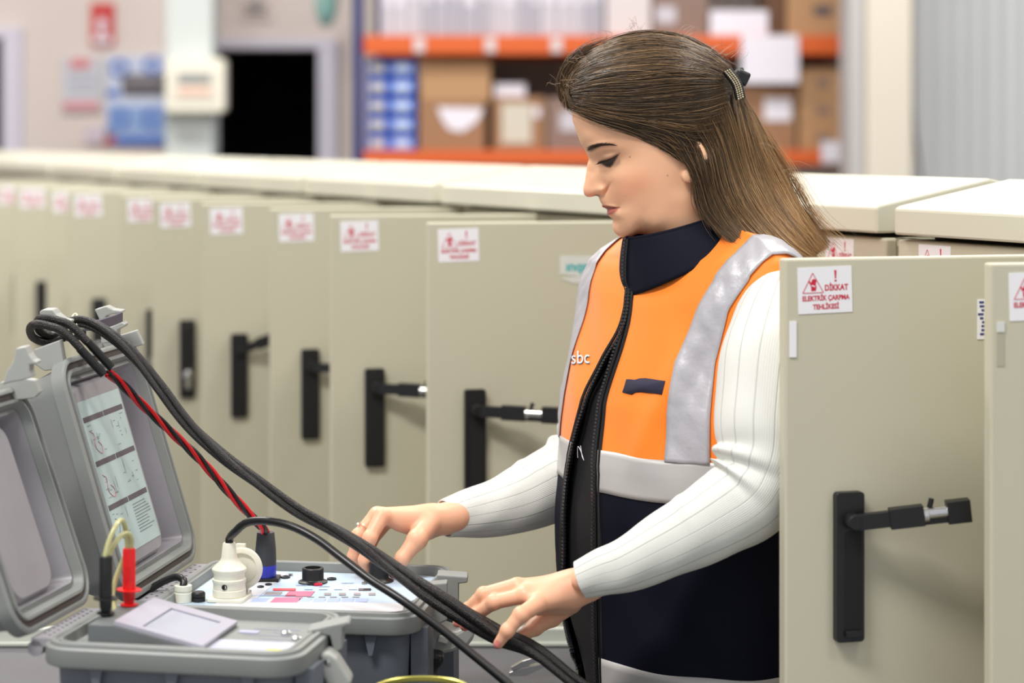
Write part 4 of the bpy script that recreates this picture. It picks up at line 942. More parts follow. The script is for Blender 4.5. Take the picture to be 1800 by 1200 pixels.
blend(poly_mask([(1063, 365), (1074, 365.3), (1087, 362.3), (1088, 363), (1075, 366.6), (1063, 366.4)], 1.0), (90, 34, 36), .85)  # darker line where the lips meet
blend(poly_mask([(1031, 259), (1036, 256), (1045, 252.5), (1056, 251.5), (1068, 252.5), (1075, 254.5), (1066, 255.5), (1054, 257), (1046, 261), (1038, 266), (1032, 265)], 2.5), (68, 42, 32), .92)
blend(hm_*gauss(QX, QY, 1056, 275, 14, 7, -10), (196, 140, 116), .45)
blend(poly_mask([(1050, 283.5), (1056, 281), (1064, 279.5), (1073, 276.5), (1080, 272), (1085.5, 268), (1082, 275), (1079, 281), (1075, 288.5), (1070, 294), (1064, 293), (1057, 288.5)], 1.6), (30, 20, 24), .96)  # eyeliner and iris, with the lashes' shadow painted in
blend(hm_*gauss(QX, QY, 1048, 343.5, 5, 2.2), (96, 44, 36), .9)  # darkness of the nostril painted on the skin
for q in ((1102.5, 274.7), (1166, 306.5)): blend(hm_*gauss(QX, QY, q[0], q[1], 1.3, 1.3), (110, 62, 48), .8)
for (px, py, D, r) in ((871, 1134, 2.243, .0052), (802, 1093, 2.303, .006), (813, 1101, 2.296, .006), (690, 1010, 2.470, .0058), (646, 1012, 2.476, .0045)):
    p = np.array(w3(px, py, D)); dd = np.linalg.norm(co-p, axis=1); blend(np.clip((r+.0012-dd)/.0012, 0, 1), (226, 132, 128), .85)
a_ = joined.color_attributes.new('Col', 'FLOAT_COLOR', 'POINT'); a_.data.foreach_set('color', np.c_[col, np.ones(len(col))].astype(np.float32).ravel())
joined.materials.clear(); joined.materials.append(attr_mat('skin', .42, sss=.22, spec=.4, bump=(1400, .08, .0003)))
joined.polygons.foreach_set('use_smooth', np.ones(len(joined.polygons), bool)); joined.polygons.foreach_set('material_index', np.zeros(len(joined.polygons), np.int32))
joined.name = 'body'; bo = bpy.data.objects.new('body', joined); COL.objects.link(bo)
def adopt(o, par=None):
    """o's vertices are in world coordinates; hang it under the person"""
    o.parent = par or person
    if par is None: o.location = -PO
    return o
adopt(bo)
HDF = lambda px, py: math.sqrt(max(float(head_w2(np.array(float(px)), np.array(float(py)))), 0))
# lashes and brow hairs
random.seed(5)
for sd in (-1, 1):
    b = MB()
    for k in range(34):
        u = k/33; px = 1051+u*31; py = 284.5-u*13.5+2.2*math.sin(u*3.1); y0 = SD+sd*(HDF(px, py)+.0006)
        L = 7.5-3*abs(u-.35); ex = px-L*(.9-.5*u)-1; ey = py+L*(.62-.5*u)
        mid = (px+ex)/2, (py+ey)/2+1.3
        x0, z0 = pin(px, py); x1, z1 = pin(*mid); x2, z2 = pin(ex, ey)
        b.tube(spline([(x0, y0, z0), (x1, y0+sd*.0022, z1), (x2, y0+sd*.0045, z2)], 6), [.00042, .0004, .00036, .0003, .0002, .0001], 4)
    o = b.build('eyelashes', mat('lash_black', (14, 9, 10), .5)); adopt(o)
for sd in (-1, 1):
    b = MB()
    for k in range(150):
        u = random.random(); c = spline([(1032, 262), (1042, 257.5), (1056, 254), (1076, 254.6)], 30)[int(u*29)]; th = 4.2*(1-u)+.7
        px, py = c[0], c[1]+random.uniform(-th, th)*.8; a = R(-38+36*u+random.uniform(-8, 8)); L = random.uniform(4, 7)
        ex, ey = px+L*math.cos(a), py+L*math.sin(a); y0 = SD+sd*(HDF(px, py)+.0003); y1 = SD+sd*(HDF(ex, ey)+.0008)
        x0, z0 = pin(px, py); x1, z1 = pin(ex, ey); b.tube([(x0, y0, z0), (x1, y1, z1)], [.00022, .0001], 3)
    o = b.build('eyebrow', mat('brow_brown', (60, 40, 32), .6)); adopt(o)
# ring
c = Vector(w3(641, 927, 2.497)); ax_ = (Vector(w3(630, 941, 2.497))-Vector(w3(662, 905, 2.508))).normalized(); rot = ax_.to_track_quat('Z', 'Y').to_matrix()
b = MB(); b.lathe([(.0083, -.0006), (.0094, -.0006), (.0094, .0006), (.0083, .0006), (.0083, -.0006)], c, 0, 28, rot, (False, False))
q = c+Vector((-.0075, -.003, .0045)); b.lathe([(.0001, -.0018), (.0013, -.0013), (.0019, 0), (.0013, .0013), (.0001, .0018)], q, 1, 12)
o = b.build('ring', [mat('ring_gold', (232, 220, 180), .25, .8), mat('pearl', (235, 232, 230), .2)]); adopt(o)
# ------------------------------------------------------------------ vest
VR = np.array([  # pixel row in the middle plane, front depth, back depth, near half width, far half width
 (380, .002, .020, .040, .030), (388, .003, .033, .074, .040), (396, .002, .046, .103, .052), (405, .005, .060, .127, .075), (416, .013, .074, .149, .096), (431, .027, .086, .168, .125), (450, .044, .096, .180, .150), (472, .056, .101, .186, .172), (500, .066, .106, .188, .184), (520, .072, .108, .188, .186),
 (560, .080, .11, .187, .187), (620, .094, .111, .186, .187), (700, .112, .111, .186, .187), (800, .124, .112, .187, .187), (900, .127, .113, .188, .188), (1000, .127, .115, .189, .187),
 (1090, .126, .118, .19, .168), (1190, .124, .12, .192, .125), (1290, .122, .12, .194, .11)], float)
VZ = EYE-(VR[:, 0]-HOR)*PX
def vrow(z): return [np.interp(z, VZ[::-1], VR[::-1, k]) for k in (1, 2, 3, 4)]
def wrinkle(th, z):
    th = math.atan2(math.sin(th), math.cos(th)); fade = min(1, max(0, (2.9-abs(th))/.6))
    w = .0016*math.sin(th*5+z*38+1)*(.4+.6*math.sin(z*21+th)**2)+.0022*math.sin(th*3.1-z*27)+.0010*math.sin(th*11+z*60)
    w += .0030*math.sin(th*2.6-(z-1.25)*16+.6)*math.exp(-((z-1.30)/.12)**2)+.0060*math.exp(-((th-.5-(z-1.25)*1.9)/.10)**2)*math.exp(-((z-1.26)/.10)**2)-.0055*math.exp(-((th-.72-(z-1.25)*1.6)/.10)**2)*math.exp(-((z-1.27)/.10)**2)
    w += .003*math.exp(-((th-.9-(z-1.10)*2.5)/.12)**2)*math.exp(-((z-1.10)/.09)**2)
    return w*fade*min(1, max(0, (1.41-z)/.06))
def S(th, z, off=0.0, wr=True):
    A, B, bn, bf = vrow(z); c, s = math.cos(th), math.sin(th); o = off+(wrinkle(th, z) if wr else 0)
    a = (A if c > 0 else B)+o; b_ = (bn if s > 0 else bf)+o
    return TC+FD*(a*c)+LD*(b_*s)+Vector((0, 0, z+(off*.8 if z > 1.39 else 0)))
def pxof(p): return (p.x/p.y*FPX+900, (EYE-p.z)/p.y*FPX+HOR)
NEARE = [(418, 1109), (480, 1115), (560, 1106), (620, 1089), (700, 1063), (800, 1052), (900, 1052), (1000, 1052), (1100, 1053), (1200, 1056), (1290, 1058)]
FARE = [(418, 1106), (480, 1109), (540, 1104), (580, 1094), (620, 1068), (690, 1032), (780, 1006), (850, 995), (900, 991), (1000, 990), (1060, 994), (1120, 1010), (1190, 1040), (1290, 1046)]
def edge_theta(z, table, lo_, hi_):
    best = None
    for i in range(141):
        th = lo_+(hi_-lo_)*i/140; p = S(th, z); x, y = pxof(p); t = np.interp(y, [q[0] for q in table], [q[1] for q in table])
        if best is None or abs(x-t) < best[0]-1e-6: best = (abs(x-t), th)
    return best[1]
ZTOP = EYE-(415-HOR)*PX; ZBOT = EYE-(1230-HOR)*PX
zs = sorted(set([EYE-(y-HOR)*PX for y in list(range(382, 470, 4))+list(range(470, 1231, 9))]+[1.166, ZBOT]), reverse=True)
TN = {z: edge_theta(z, NEARE, -.35, .35) for z in zs}; TF = {z: min(edge_theta(z, FARE, -1.05, .3), TN[z]-.012) for z in zs}
def smooth_d(D_):
    ks = sorted(D_); vs = [D_[k] for k in ks]
    for _ in range(3): vs = [vs[0]]+[(vs[i-1]+vs[i]+vs[i+1])/3 for i in range(1, len(vs)-1)]+[vs[-1]]
    return dict(zip(ks, vs))
TN = smooth_d(TN); TF = smooth_d(TF)
def tn(z): return float(np.interp(z, sorted(TN), [TN[k] for k in sorted(TN)]))
def tf(z): return float(np.interp(z, sorted(TF), [TF[k] for k in sorted(TF)]))
FAB_O = mat('fluorescent_orange_fabric', (255, 130, 16), .62, bump=(2200, .15, .0004)); FAB_O.node_tree.nodes['Principled BSDF'].inputs['Sheen Weight'].default_value = .25
FAB_N = mat('navy_fabric', (13, 16, 30), .75, bump=(1800, .2, .0004))
FAB_N.node_tree.nodes['Principled BSDF'].inputs['Specular IOR Level'].default_value = .15
FAB_B = mat('black_lining', (5, 5, 8), .8)
SIL = mat('reflective_silver', (184, 182, 188), .42, .2, bump=(45, .4, .005))
SIL2 = mat('reflective_silver_flat', (184, 182, 180), .42, .12, bump=(26, .25, .003))
KN_ = 150
b = MB(); rings = []
for z in zs:
    a0, a1 = tn(z), 2*math.pi+tf(z); rings.append([S(a0+(a1-a0)*k/(KN_-1), z) for k in range(KN_)])
for i in range(len(zs)-1):
    b.loft(rings[i:i+2], 0 if zs[i+1] >= 1.1659 else 1, closed=False)
# weld rows by building one mesh
vs = [v for r in rings for v in r]; fs = []; ms = []
for i in range(len(zs)-1):
    for k in range(KN_-1): fs.append((i*KN_+k, i*KN_+k+1, (i+1)*KN_+k+1, (i+1)*KN_+k)); ms.append(0 if zs[i+1] >= 1.1659 else 1)
b = MB(); b.v = [tuple(v) for v in vs]; b.f = [list(f) for f in fs]; b.m = ms; b.sm = [True]*len(fs); b.uv = [[(0, 0)]*4 for _ in fs]
vest = b.build('vest', [FAB_O, FAB_N]); adopt(vest); so = vest.modifiers.new('thick', 'SOLIDIFY'); so.thickness = .0022; so.offset = 0
VB = BVHTree.FromPolygons([tuple(v) for v in vs], fs)
def hit(px, py, off=.001):
    o = Vector((0, 0, EYE)); d = Vector(((px-900)/FPX, 1, -(py-HOR)/FPX)).normalized()
    h, n, i, dd = VB.ray_cast(o, d)
    if h is None: return None, None
    if n.dot(d) > 0: n = -n
    return h+n*off, n
def sheet(name, f, nu, nv, m, thick=.0008, par=vest, closed=False):
    v = [f(i/(nu-1), j/(nv-1)) for i in range(nu) for j in range(nv)]; b = MB()
    b.add(v, [(i*nv+j, i*nv+j+1, (i+1)*nv+j+1, (i+1)*nv+j) for i in range(nu-1) for j in range(nv-1)], 0, True)
    o = b.build(name, m, par)
    if thick: s_ = o.modifiers.new('thick', 'SOLIDIFY'); s_.thickness = thick; s_.offset = 0
    return o
o = sheet('inner_lining', lambda u, v: S(-1.25+1.45*u, ZBOT+.004+(1.375-ZBOT)*v, -.0085), 60, 90, FAB_B, 0)
def band(z0, z1, nm, m=SIL2):
    def f(u, v):
        z = z0+(z1-z0)*v; a0, a1 = tn(z)+.005, 2*math.pi+tf(z)-.005; th = a0+(a1-a0)*u
        zz = z+.0012*math.sin(th*9)*(1 if v < .5 else .6); return S(th, zz, .0022)
    return sheet(nm, f, 160, 9, m)
band(1.1435, 1.190, 'waist_band'); band(ZBOT+.001, .955, 'hem_band')
def dl(z, v, near):
    if not near: return 0
    y = (EYE-z)/PX+HOR
    return (1-v)*float(np.interp(y, [400, 440, 528, 613, 680, 790], [.026, .022, .003, -.008, -.006, -.002]))+v*float(np.interp(y, [400, 440, 528, 613, 680, 790], [.024, .020, -.004, -.009, -.006, -.001]))
def ztop_of(l, near=True, v=0):
    for y in np.arange(381, 560, .5):
        z = EYE-(y-HOR)*PX
        if vrow(z)[2 if near else 3] >= abs(l+dl(z, v, near))+.0015: return z
    return 1.38
def stripe(l0, l1, near, nm):
    sg = 1 if near else -1
    def f(u, v):
        l = l0+(l1-l0)*v; zt = ztop_of(l, near, v); k = 2 if near else 3
        if u <= .62: z = 1.188+(zt-1.188)*(1-(1-u/.62)**1.35); fr = True
        else: z = zt-(zt-1.188)*((u-.62)/.38)**1.35; fr = False
        b_ = vrow(z)[k]; th = math.asin(min(1, (l+dl(z, v, near))/b_)); th = th if fr else math.pi-th
        return S(sg*th, z, +.0034+.0007*math.sin(u*90+v*7)*math.sin(v*math.pi))
    return sheet(nm, f, 120, 10, SIL)
stripe(.106, .150, True, 'reflective_stripe'); stripe(.112, .157, False, 'reflective_stripe')
# collar
FC = Vector((-.962, -.275, 0)); LC = Vector((.275, -.962, 0))
def collar(u, v, off=0):
    th = .03+(2*math.pi-.06)*u; c = math.cos(th); k = (1-c)/2
    zb = 1.361+.078*k**.75; zt = 1.4285+.036*k**.9; z = zb+(zt-zb)*v
    cx = .198-.006*v; rf = (.067-.008*v if c > 0 else .075-.002*v)+off+.002*math.sin(v*3.1); rl = .098-.029*v+off+.002*math.sin(v*3.1)
    return Vector((cx, 2.5, 0))+FC*(rf*c)+LC*(rl*math.sin(th))+Vector((0, 0, z))
o = sheet('collar', collar, 90, 14, FAB_N, .003)
b = MB(); b.tube([collar(u, 1.0) for u in np.linspace(0, 1, 90)], .0022, 8); b.build('collar_piping', FAB_N, o)
# zip: two toothed tapes
def zip_side(name, thf, sgn, y0, y1):
    zz = np.linspace(EYE-(y0-HOR)*PX, EYE-(y1-HOR)*PX, 260); pts = []
    for z in zz:
        p = S(thf(z)+sgn*.022, z, .0012) if z < 1.372 else collar(.0 if sgn < 0 else 1, min(1, max(0, (z-1.361)/.0675)), .0025)+FD*.001+LD*(.004 if sgn < 0 else -.003)
        pts.append(p)
    for _ in range(6): pts = [pts[0]]+[(pts[i-1]+pts[i]*2+pts[i+1])*.25 for i in range(1, len(pts)-1)]+[pts[-1]]
    b = MB(); b.tube(pts, .0024, 8, 0)
    pt = [S(thf(z)-sgn*.02, z, .0006) for z in zz if z < 1.372]; b.tube(pt, .0030, 6, 0)
    L = [0]
    for p, q in zip(pts, pts[1:]): L.append(L[-1]+(q-p).length)
    n = int(L[-1]/.0042)
    for k in range(n):
        s_ = L[-1]*k/n; i = int(np.searchsorted(L, s_)); i = min(max(i, 1), len(pts)-1); t_ = (s_-L[i-1])/max(1e-9, L[i]-L[i-1]); p = pts[i-1].lerp(pts[i], t_)
        d = (pts[i]-pts[i-1]).normalized(); x = (-LD if sgn < 0 else LD)
        rot = Matrix((x, -FD, -d)).transposed() if True else None
        b.box(p+x*.0022+FD*.0016, (.0046, .0036, .0026), 1, rot)
    return b.build(name, [M['rubber'], mat('zip_tooth', (36, 36, 40), .18)], vest)
zip_side('zip_tape', tn, -1, 418, 1225); zip_side('zip_tape', tf, 1, 505, 1225)
# chest patch, logo, thread
def decal(name, poly, m, off=.0016, thick=.001):
    v = []; 
    for x, y in poly:
        h, n = hit(x, y, off); v.append(h)
    c = sum(v, Vector())/len(v); b = MB(); b.add(v+[c], [(len(v), i, (i+1) % len(v)) for i in range(len(v))], 0, True)
    o = b.build(name, m, vest); s_ = o.modifiers.new('thick', 'SOLIDIFY'); s_.thickness = thick; s_.offset = 0; return o
decal('chest_patch', [(1103, 667), (1110, 667), (1118, 668), (1126, 665.5), (1136, 665), (1148, 666.5), (1159, 668.5), (1171, 670), (1168, 682), (1165, 694), (1153, 692), (1140, 691), (1128, 689.5), (1119, 690), (1112, 694), (1104, 692), (1096, 690), (1100, 678)], mat('navy_hook_tape', (40, 38, 60), .9))
b = MB(); v, f = text_polys('sbc', 34, 'CENTER', .74, 0); ok = []; ok2 = []
for x, y in v:
    h, n = hit(1024+x, 630-y*.95-x*.04, .0030); ok.append(h); h, n = hit(1022.8+x, 631-y*.95-x*.04, .0018); ok2.append(h)
if all(h is not None for h in ok):
    b.add(ok, f, 0); b.build('logo_print', mat('logo_white', (226, 226, 232), .4), vest)
    b = MB(); b.add(ok2, f, 0); b.build('logo_edge', mat('logo_teal', (80, 150, 160), .5), vest)
b = MB(); b.tube(spline([tuple(S(-.22, 1.175, .001)), tuple(S(-.20, 1.188, .004)), tuple(S(-.13, 1.186, .006)), tuple(S(-.09, 1.176, .004)), tuple(S(-.12, 1.180, .004)), tuple(S(-.17, 1.190, .003))], 30), .0004, 5); b.build('loose_thread', M['paper'], vest)
# ------------------------------------------------------------------ ribbed sleeves
RIB = mat('white_ribbed_knit', (222, 222, 216), .72)
nt = RIB.node_tree; uvn = nt.nodes.new('ShaderNodeUVMap'); sx_ = nt.nodes.new('ShaderNodeSeparateXYZ'); nt.links.new(uvn.outputs[0], sx_.inputs[0])
def mth(op, a, b_=None, c=None):
    n = nt.nodes.new('ShaderNodeMath'); n.operation = op
    for i, q in enumerate((a, b_, c)):
        if q is None: continue
        if isinstance(q, (int, float)): n.inputs[i].default_value = q
        else: nt.links.new(q, n.inputs[i])
    return n.outputs[0]
rib = mth('MULTIPLY', mth('SINE', mth('MULTIPLY', sx_.outputs[0], 2*math.pi*132)), .10)
seam = mth('SUBTRACT', 1.0, mth('MINIMUM', mth('MULTIPLY', mth('PINGPONG', mth('MULTIPLY', sx_.outputs[0], 16.0), .5), 26.0), 1.0))
hgt = mth('SUBTRACT', rib, mth('MULTIPLY', seam, 1.1))
bu = nt.nodes.new('ShaderNodeBump'); bu.inputs['Distance'].default_value = .0012; bu.inputs['Strength'].default_value = .8; nt.links.new(hgt, bu.inputs['Height']); nt.links.new(bu.outputs[0], nt.nodes['Principled BSDF'].inputs['Normal'])
def sleeve(pts, name, folds):
    pa = spline([tuple(P(a, b_, c))+(r*c/FPX,) for a, b_, c, r in pts], 190); n = len(pa); sd = 96; rings = []
    T = [Vector((pa[min(i+1, n-1)]-pa[max(i-1, 0)])[:3]).normalized() for i in range(n)]; N = None
    for i in range(n):
        if N is None: N = Vector((0, -1, 0))
        N = (N-T[i]*N.dot(T[i])).normalized(); B_ = T[i].cross(N); ring = []
        for k in range(sd):
            t = 2*math.pi*k/sd; dr = N*math.cos(t)+B_*math.sin(t); r = pa[i][3]; w_ = 0
            for (i0, sg, amp, ph, dirv) in folds:
                w_ += amp*math.exp(-((i+ph*math.cos(t)-i0)/sg)**2)*max(0, dr.dot(dirv))
            w_ += .0009*math.sin(i*.19+3*math.sin(t+1))*math.sin(t*2+i*.05)
            ring.append(Vector(pa[i][:3])+dr*(r+w_))
        rings.append(ring)
    # turn the cuff in
    last = rings[-1]; c = sum(last, Vector())/sd; rings.append([c+(p-c)*.93+T[-1]*.0005 for p in last]); rings.append([c+(p-c)*.90-T[-1]*.012 for p in last])
    b = MB(); b.loft(rings, 0, cap=(True, False)); return adopt(b.build(name, RIB))
INN = Vector((-.8, -.35, .45)).normalized()
NS = [(1388, 482, 2.36, 24), (1387, 498, 2.355, 50), (1384, 526, 2.345, 73), (1375, 575, 2.33, 89), (1359, 645, 2.305, 95), (1350, 735, 2.285, 94), (1345, 805, 2.275, 90), (1318, 866, 2.268, 82), (1262, 907, 2.265, 71), (1195, 945, 2.265, 62), (1105, 990, 2.270, 48), (1060, 1005, 2.274, 41), (1021, 1019, 2.278, 34)]
sleeve(NS, 'sleeve', [(91, 3.2, .0042, 0, INN), (97, 2.4, -.006, 1, INN), (102, 3.0, .0042, -1, INN), (109, 3, -.003, 2, INN), (84, 4, -.002, 2, INN), (134, 2.5, .0015, 0, Vector((0, 0, 1)))])
FS = [(1118, 462, 2.62, 24), (1114, 485, 2.63, 46), (1106, 525, 2.64, 68), (1094, 620, 2.655, 74), (1078, 715, 2.65, 74), (1052, 780, 2.64, 72), (1005, 834, 2.62, 70), (958, 858, 2.60, 64), (900, 884, 2.58, 55), (840, 899, 2.56, 45), (783, 911, 2.535, 34)]
sleeve(FS, 'sleeve', [(100, 2.5, .005, 0, INN), (106, 2.2, -.005, 1, INN), (112, 2.5, .004, 0, INN), (140, 2.5, .002, 0, Vector((0, 0, 1)))])
# knit top showing at the waist, trousers, shoes
G, ax = grid((-.02, 2.22, .05), (.46, 2.78, 1.0), .007)
Tq = ell(G, body(-.055, -.005, .86), (.118, .150, .12))
for sd in (-1, 1):
    Tq = smin(Tq, cone(G, body(-.03, sd*.078, .84), body(-.02, sd*.088, .48), .098, .074), .04); Tq = smin(Tq, cone(G, body(-.02, sd*.088, .48), body(-.05, sd*.092, .10), .07, .062), .02)
adopt(obj_of(tomesh(Tq, .007, (-.02, 2.22, .05), 'trousers'))).data.materials.append(FAB_N)
for sd in (-1, 1):
    lo = (-.1, 2.2, -.01); G, ax = grid((-.16, 2.2, -.012), (.46, 2.8, .14), .005)
    Sh = smin(ell(G, body(-.06, sd*.092, .045), (.05, .05, .05)), cone(G, body(-.05, sd*.092, .036), body(.12, sd*.105, .026), .040, .030), .03); Sh = np.maximum(Sh, .002-G[2]); Sh = np.maximum(Sh, G[2]-.085)
    adopt(obj_of(tomesh(Sh, .005, (-.16, 2.2, -.012), 'shoe'))).data.materials.append(M['rubber'])
# ------------------------------------------------------------------ hair
HSIL = [(1001, 190), (993, 166), (997, 136), (1016, 108), (1045, 84), (1090, 66), (1150, 59), (1200, 66), (1248, 88), (1284, 118), (1300, 150), (1322, 195), (1348, 245), (1378, 300), (1398, 345), (1422, 385), (1450, 425), (1472, 455), (1490, 480)]
HIN = [(1150, 170, 80), (1090, 140, 69), (1200, 130, 69), (1150, 95, 50), (1045, 150, 50), (1008, 184, 30), (1016, 180, 38), (1030, 190, 50), (1045, 200, 58), (1062, 208, 66), (1245, 165, 58), (1200, 225, 79), (1150, 225, 78), (1105, 212, 72), (1250, 235, 64), (1270, 165, 46), (1290, 190, 44), (1302, 235, 50),
       (1224, 264, 70.5), (1229, 286, 77), (1206, 278, 77), (1195, 262, 78), (1170, 265, 76), (1240, 300, 76), (1220, 330, 76), (1270, 300, 68), (1310, 300, 54), (1340, 310, 40), (1368, 345, 40), (1300, 350, 78), (1240, 370, 80), (1260, 400, 88), (1300, 415, 103), (1350, 435, 112), (1390, 440, 96), (1360, 390, 78), (1400, 400, 62), (1430, 430, 50), (1440, 452, 60), (1130, 245, 70), (1350, 460, 125)]
_h = dens(HSIL+[(1495, 485)], 10)[:-30] if False else [tuple(np.array(HSIL[i])+(np.array(HSIL[i+1])-np.array(HSIL[i]))*t) for i in range(len(HSIL)-1) for t in (0, .33, .66)]
HH = RBF(_h+[(a, b_) for a, b_, c in HIN], [0]*len(_h)+[(c/1000.)**2*1e4 for a, b_, c in HIN])
CUT = [(1000, 190), (1012, 198), (1030, 206), (1062, 219), (1100, 231), (1124, 246), (1140, 262), (1158, 272), (1180, 279), (1196, 287), (1206, 300), (1213, 325), (1212, 350), (1222, 372), (1240, 392), (1262, 408), (1300, 422), (1345, 430), (1395, 440), (1420, 446), (1520, 400), (1520, 20), (960, 20), (960, 170)]
lo = (pin(978, 0)[0], SD-.125, pin(0, 452)[1]); hi = (pin(1455, 0)[0], SD+.125, pin(0, 50)[1]); hv = .0016
G, ax = grid(lo, hi, hv); X2, Z2 = np.meshgrid(ax[0], ax[2], indexing='ij'); QX2, QY2 = X2/PX+900, (EYE-Z2)/PX+HOR
W2 = HH(QX2, QY2)*1e-4
poly = np.array(CUT, float); ins = np.zeros(X2.shape, bool); dm = np.full(X2.shape, 1e9)
for i in range(len(poly)):
    a, c = poly[i], poly[(i+1) % len(poly)]; ins ^= ((a[1] > QY2) != (c[1] > QY2)) & (QX2 < (c[0]-a[0])*(QY2-a[1])/(c[1]-a[1]+1e-12)+a[0])
    ab = c-a; t_ = np.clip(((QX2-a[0])*ab[0]+(QY2-a[1])*ab[1])/(ab@ab), 0, 1); dm = np.minimum(dm, np.hypot(QX2-a[0]-t_*ab[0], QY2-a[1]-t_*ab[1]))
PS = np.where(ins, -dm, dm)*PX
# locks: shallow ridges along the flow
gx, gz = np.gradient(W2, hv)
Y = ax[1][None, :, None]-SD
F = (Y**2-W2[:, None, :])/np.sqrt(4*Y**2+(gx**2+gz**2)[:, None, :]+1e-4)+.0025
F = -smin(-F, -np.broadcast_to(PS[:, None, :], F.shape)-.0, .006)
hb = tomesh(F, hv, lo, 'hair'); del F
co = np.empty(len(hb.vertices)*3, np.float32); hb.vertices.foreach_get('co', co); co = co.reshape(-1, 3)
u_ = np.clip((co[:, 0]/PX+900-1230)/190, 0, 1)[:, None]*np.clip(((EYE-co[:, 2])/PX+HOR-120)/150, 0, 1)[:, None]
c0, c1 = lin(34, 25, 18), lin(84, 60, 40); cc = c0*(1-u_)+c1*u_
a_ = hb.color_attributes.new('Col', 'FLOAT_COLOR', 'POINT'); a_.data.foreach_set('color', np.c_[cc, np.ones(len(cc))].astype(np.float32).ravel())
HM = attr_mat('hair', .42, spec=.45)
hb.materials.append(HM); hair = bpy.data.objects.new('hair', hb); COL.objects.link(hair); adopt(hair)
CH_ = [  # chains of neighbouring guide lines (pixel paths)
 [[(1001, 192), (1040, 212), (1090, 228), (1135, 248), (1175, 268), (1212, 282), (1240, 300)],
  [(1001, 185), (1045, 200), (1100, 212), (1160, 222), (1215, 232), (1255, 225)],
  [(1001, 178), (1050, 188), (1110, 194), (1170, 192), (1230, 182), (1278, 164)],
  [(999, 165), (1045, 160), (1105, 160), (1170, 152), (1235, 146), (1283, 146)],
  [(1000, 145), (1048, 125), (1110, 116), (1175, 112), (1240, 122), (1284, 138)],
  [(1012, 115), (1062, 88), (1125, 76), (1185, 80), (1243, 102), (1284, 130)],
  [(1040, 86), (1095, 63), (1150, 56), (1205, 66), (1252, 90), (1285, 122)]],
 [[(1285, 158), (1288, 200), (1296, 255), (1310, 315), (1335, 370), (1375, 425)],
  [(1288, 154), (1304, 200), (1322, 255), (1345, 315), (1375, 375), (1425, 440)],
  [(1292, 150), (1322, 196), (1348, 246), (1378, 302), (1405, 358), (1462, 430)]],
 [[(1128, 238), (1160, 262), (1195, 282), (1210, 310), (1212, 350), (1232, 388)],
  [(1165, 225), (1196, 250), (1212, 290), (1224, 335), (1240, 380), (1285, 425)],
  [(1215, 222), (1240, 262), (1248, 300), (1262, 350), (1300, 405), (1340, 438)],
  [(1245, 200), (1265, 245), (1280, 300), (1300, 355), (1340, 410), (1400, 455)],
  [(1272, 176), (1288, 230), (1305, 290), (1330, 350), (1370, 405), (1440, 460)]]]
FRINGE = [[(1006, 192), (998, 178), (994, 160), (1000, 138), (1018, 116), (1050, 98)], [(1004, 190), (992, 170), (988, 148), (996, 122), (1016, 100), (1050, 82)], [(1004, 186), (988, 162), (986, 138), (1000, 110), (1030, 86), (1075, 68)]]
WISP = [[(1270, 340), (1300, 385), (1345, 428), (1400, 452)], [(1320, 300), (1350, 360), (1395, 415), (1440, 448)], [(1345, 250), (1385, 320), (1425, 390), (1475, 440)], [(1340, 220), (1395, 300), (1440, 380), (1490, 425)]]
rng = np.random.default_rng(7); NPT = 15
def bundle(chain, count, jit, off0, off1, rad, lenr, sides, wild=0.0, cj=0.0):
    g = np.array([spline(q, NPT) for q in chain]); K = len(chain)
    u = rng.random(count)*(K-1)*.9999; i = u.astype(int); f = (u-i)[:, None, None]
    p = g[i]*(1-f)+g[np.minimum(i+1, K-1)]*f                                  # count,NPT,2
    t = np.linspace(0, 1, NPT)[None, :, None]
    a = rng.random((count, 1, 1))*lenr; bnd = np.minimum(1, a+.45+rng.random((count, 1, 1))*.75)
    tt = (a+(bnd-a)*t)[..., 0]*(NPT-1); i0 = np.clip(tt.astype(int), 0, NPT-2); ff = (tt-i0)[..., None]
    p = np.take_along_axis(p, i0[..., None], 1)*(1-ff)+np.take_along_axis(p, i0[..., None]+1, 1)*ff
    # locks: strands gather toward shared wavy lines
    uk = np.sin(u*23+1)*np.sin(u*57+2); p = p+np.stack([0*uk, 3.0*uk], -1)[:, None, :]*np.sin(t*6+u[:, None, None]*3)+jit*rng.normal(size=(count, 1, 2))+wild*rng.normal(size=(count, 1, 2))*(t**2)*1.0
    ph = rng.random((count, 1))*6.28; am = rng.random((count, 1))*1.8
    p[..., 1] += am*np.sin(ph+t[..., 0]*rng.uniform(4, 9, (count, 1)))
    W = HH(p[..., 0], p[..., 1])*1e-4; w_ = np.sqrt(np.maximum(W, 1e-7))+rng.uniform(off0, off1, (count, 1))
    side = np.where(rng.random((count, 1)) < sides, -1.0, 1.0); s = side*np.where(W > 4e-5, 1, rng.uniform(-1, 1, (count, 1)))
    x = (p[..., 0]-900)*PX; z = EYE-(p[..., 1]-HOR)*PX; y = SD+s*w_
    lock = 1+.42*np.sin(u*41+side[:, 0])*np.sin(u*97+3)
    return np.stack([x, y, z], -1), rad*rng.uniform(.6, 1.25, (count, 1))*np.r_[.7, np.ones(NPT-4), .8, .5, .15][None], p, lock
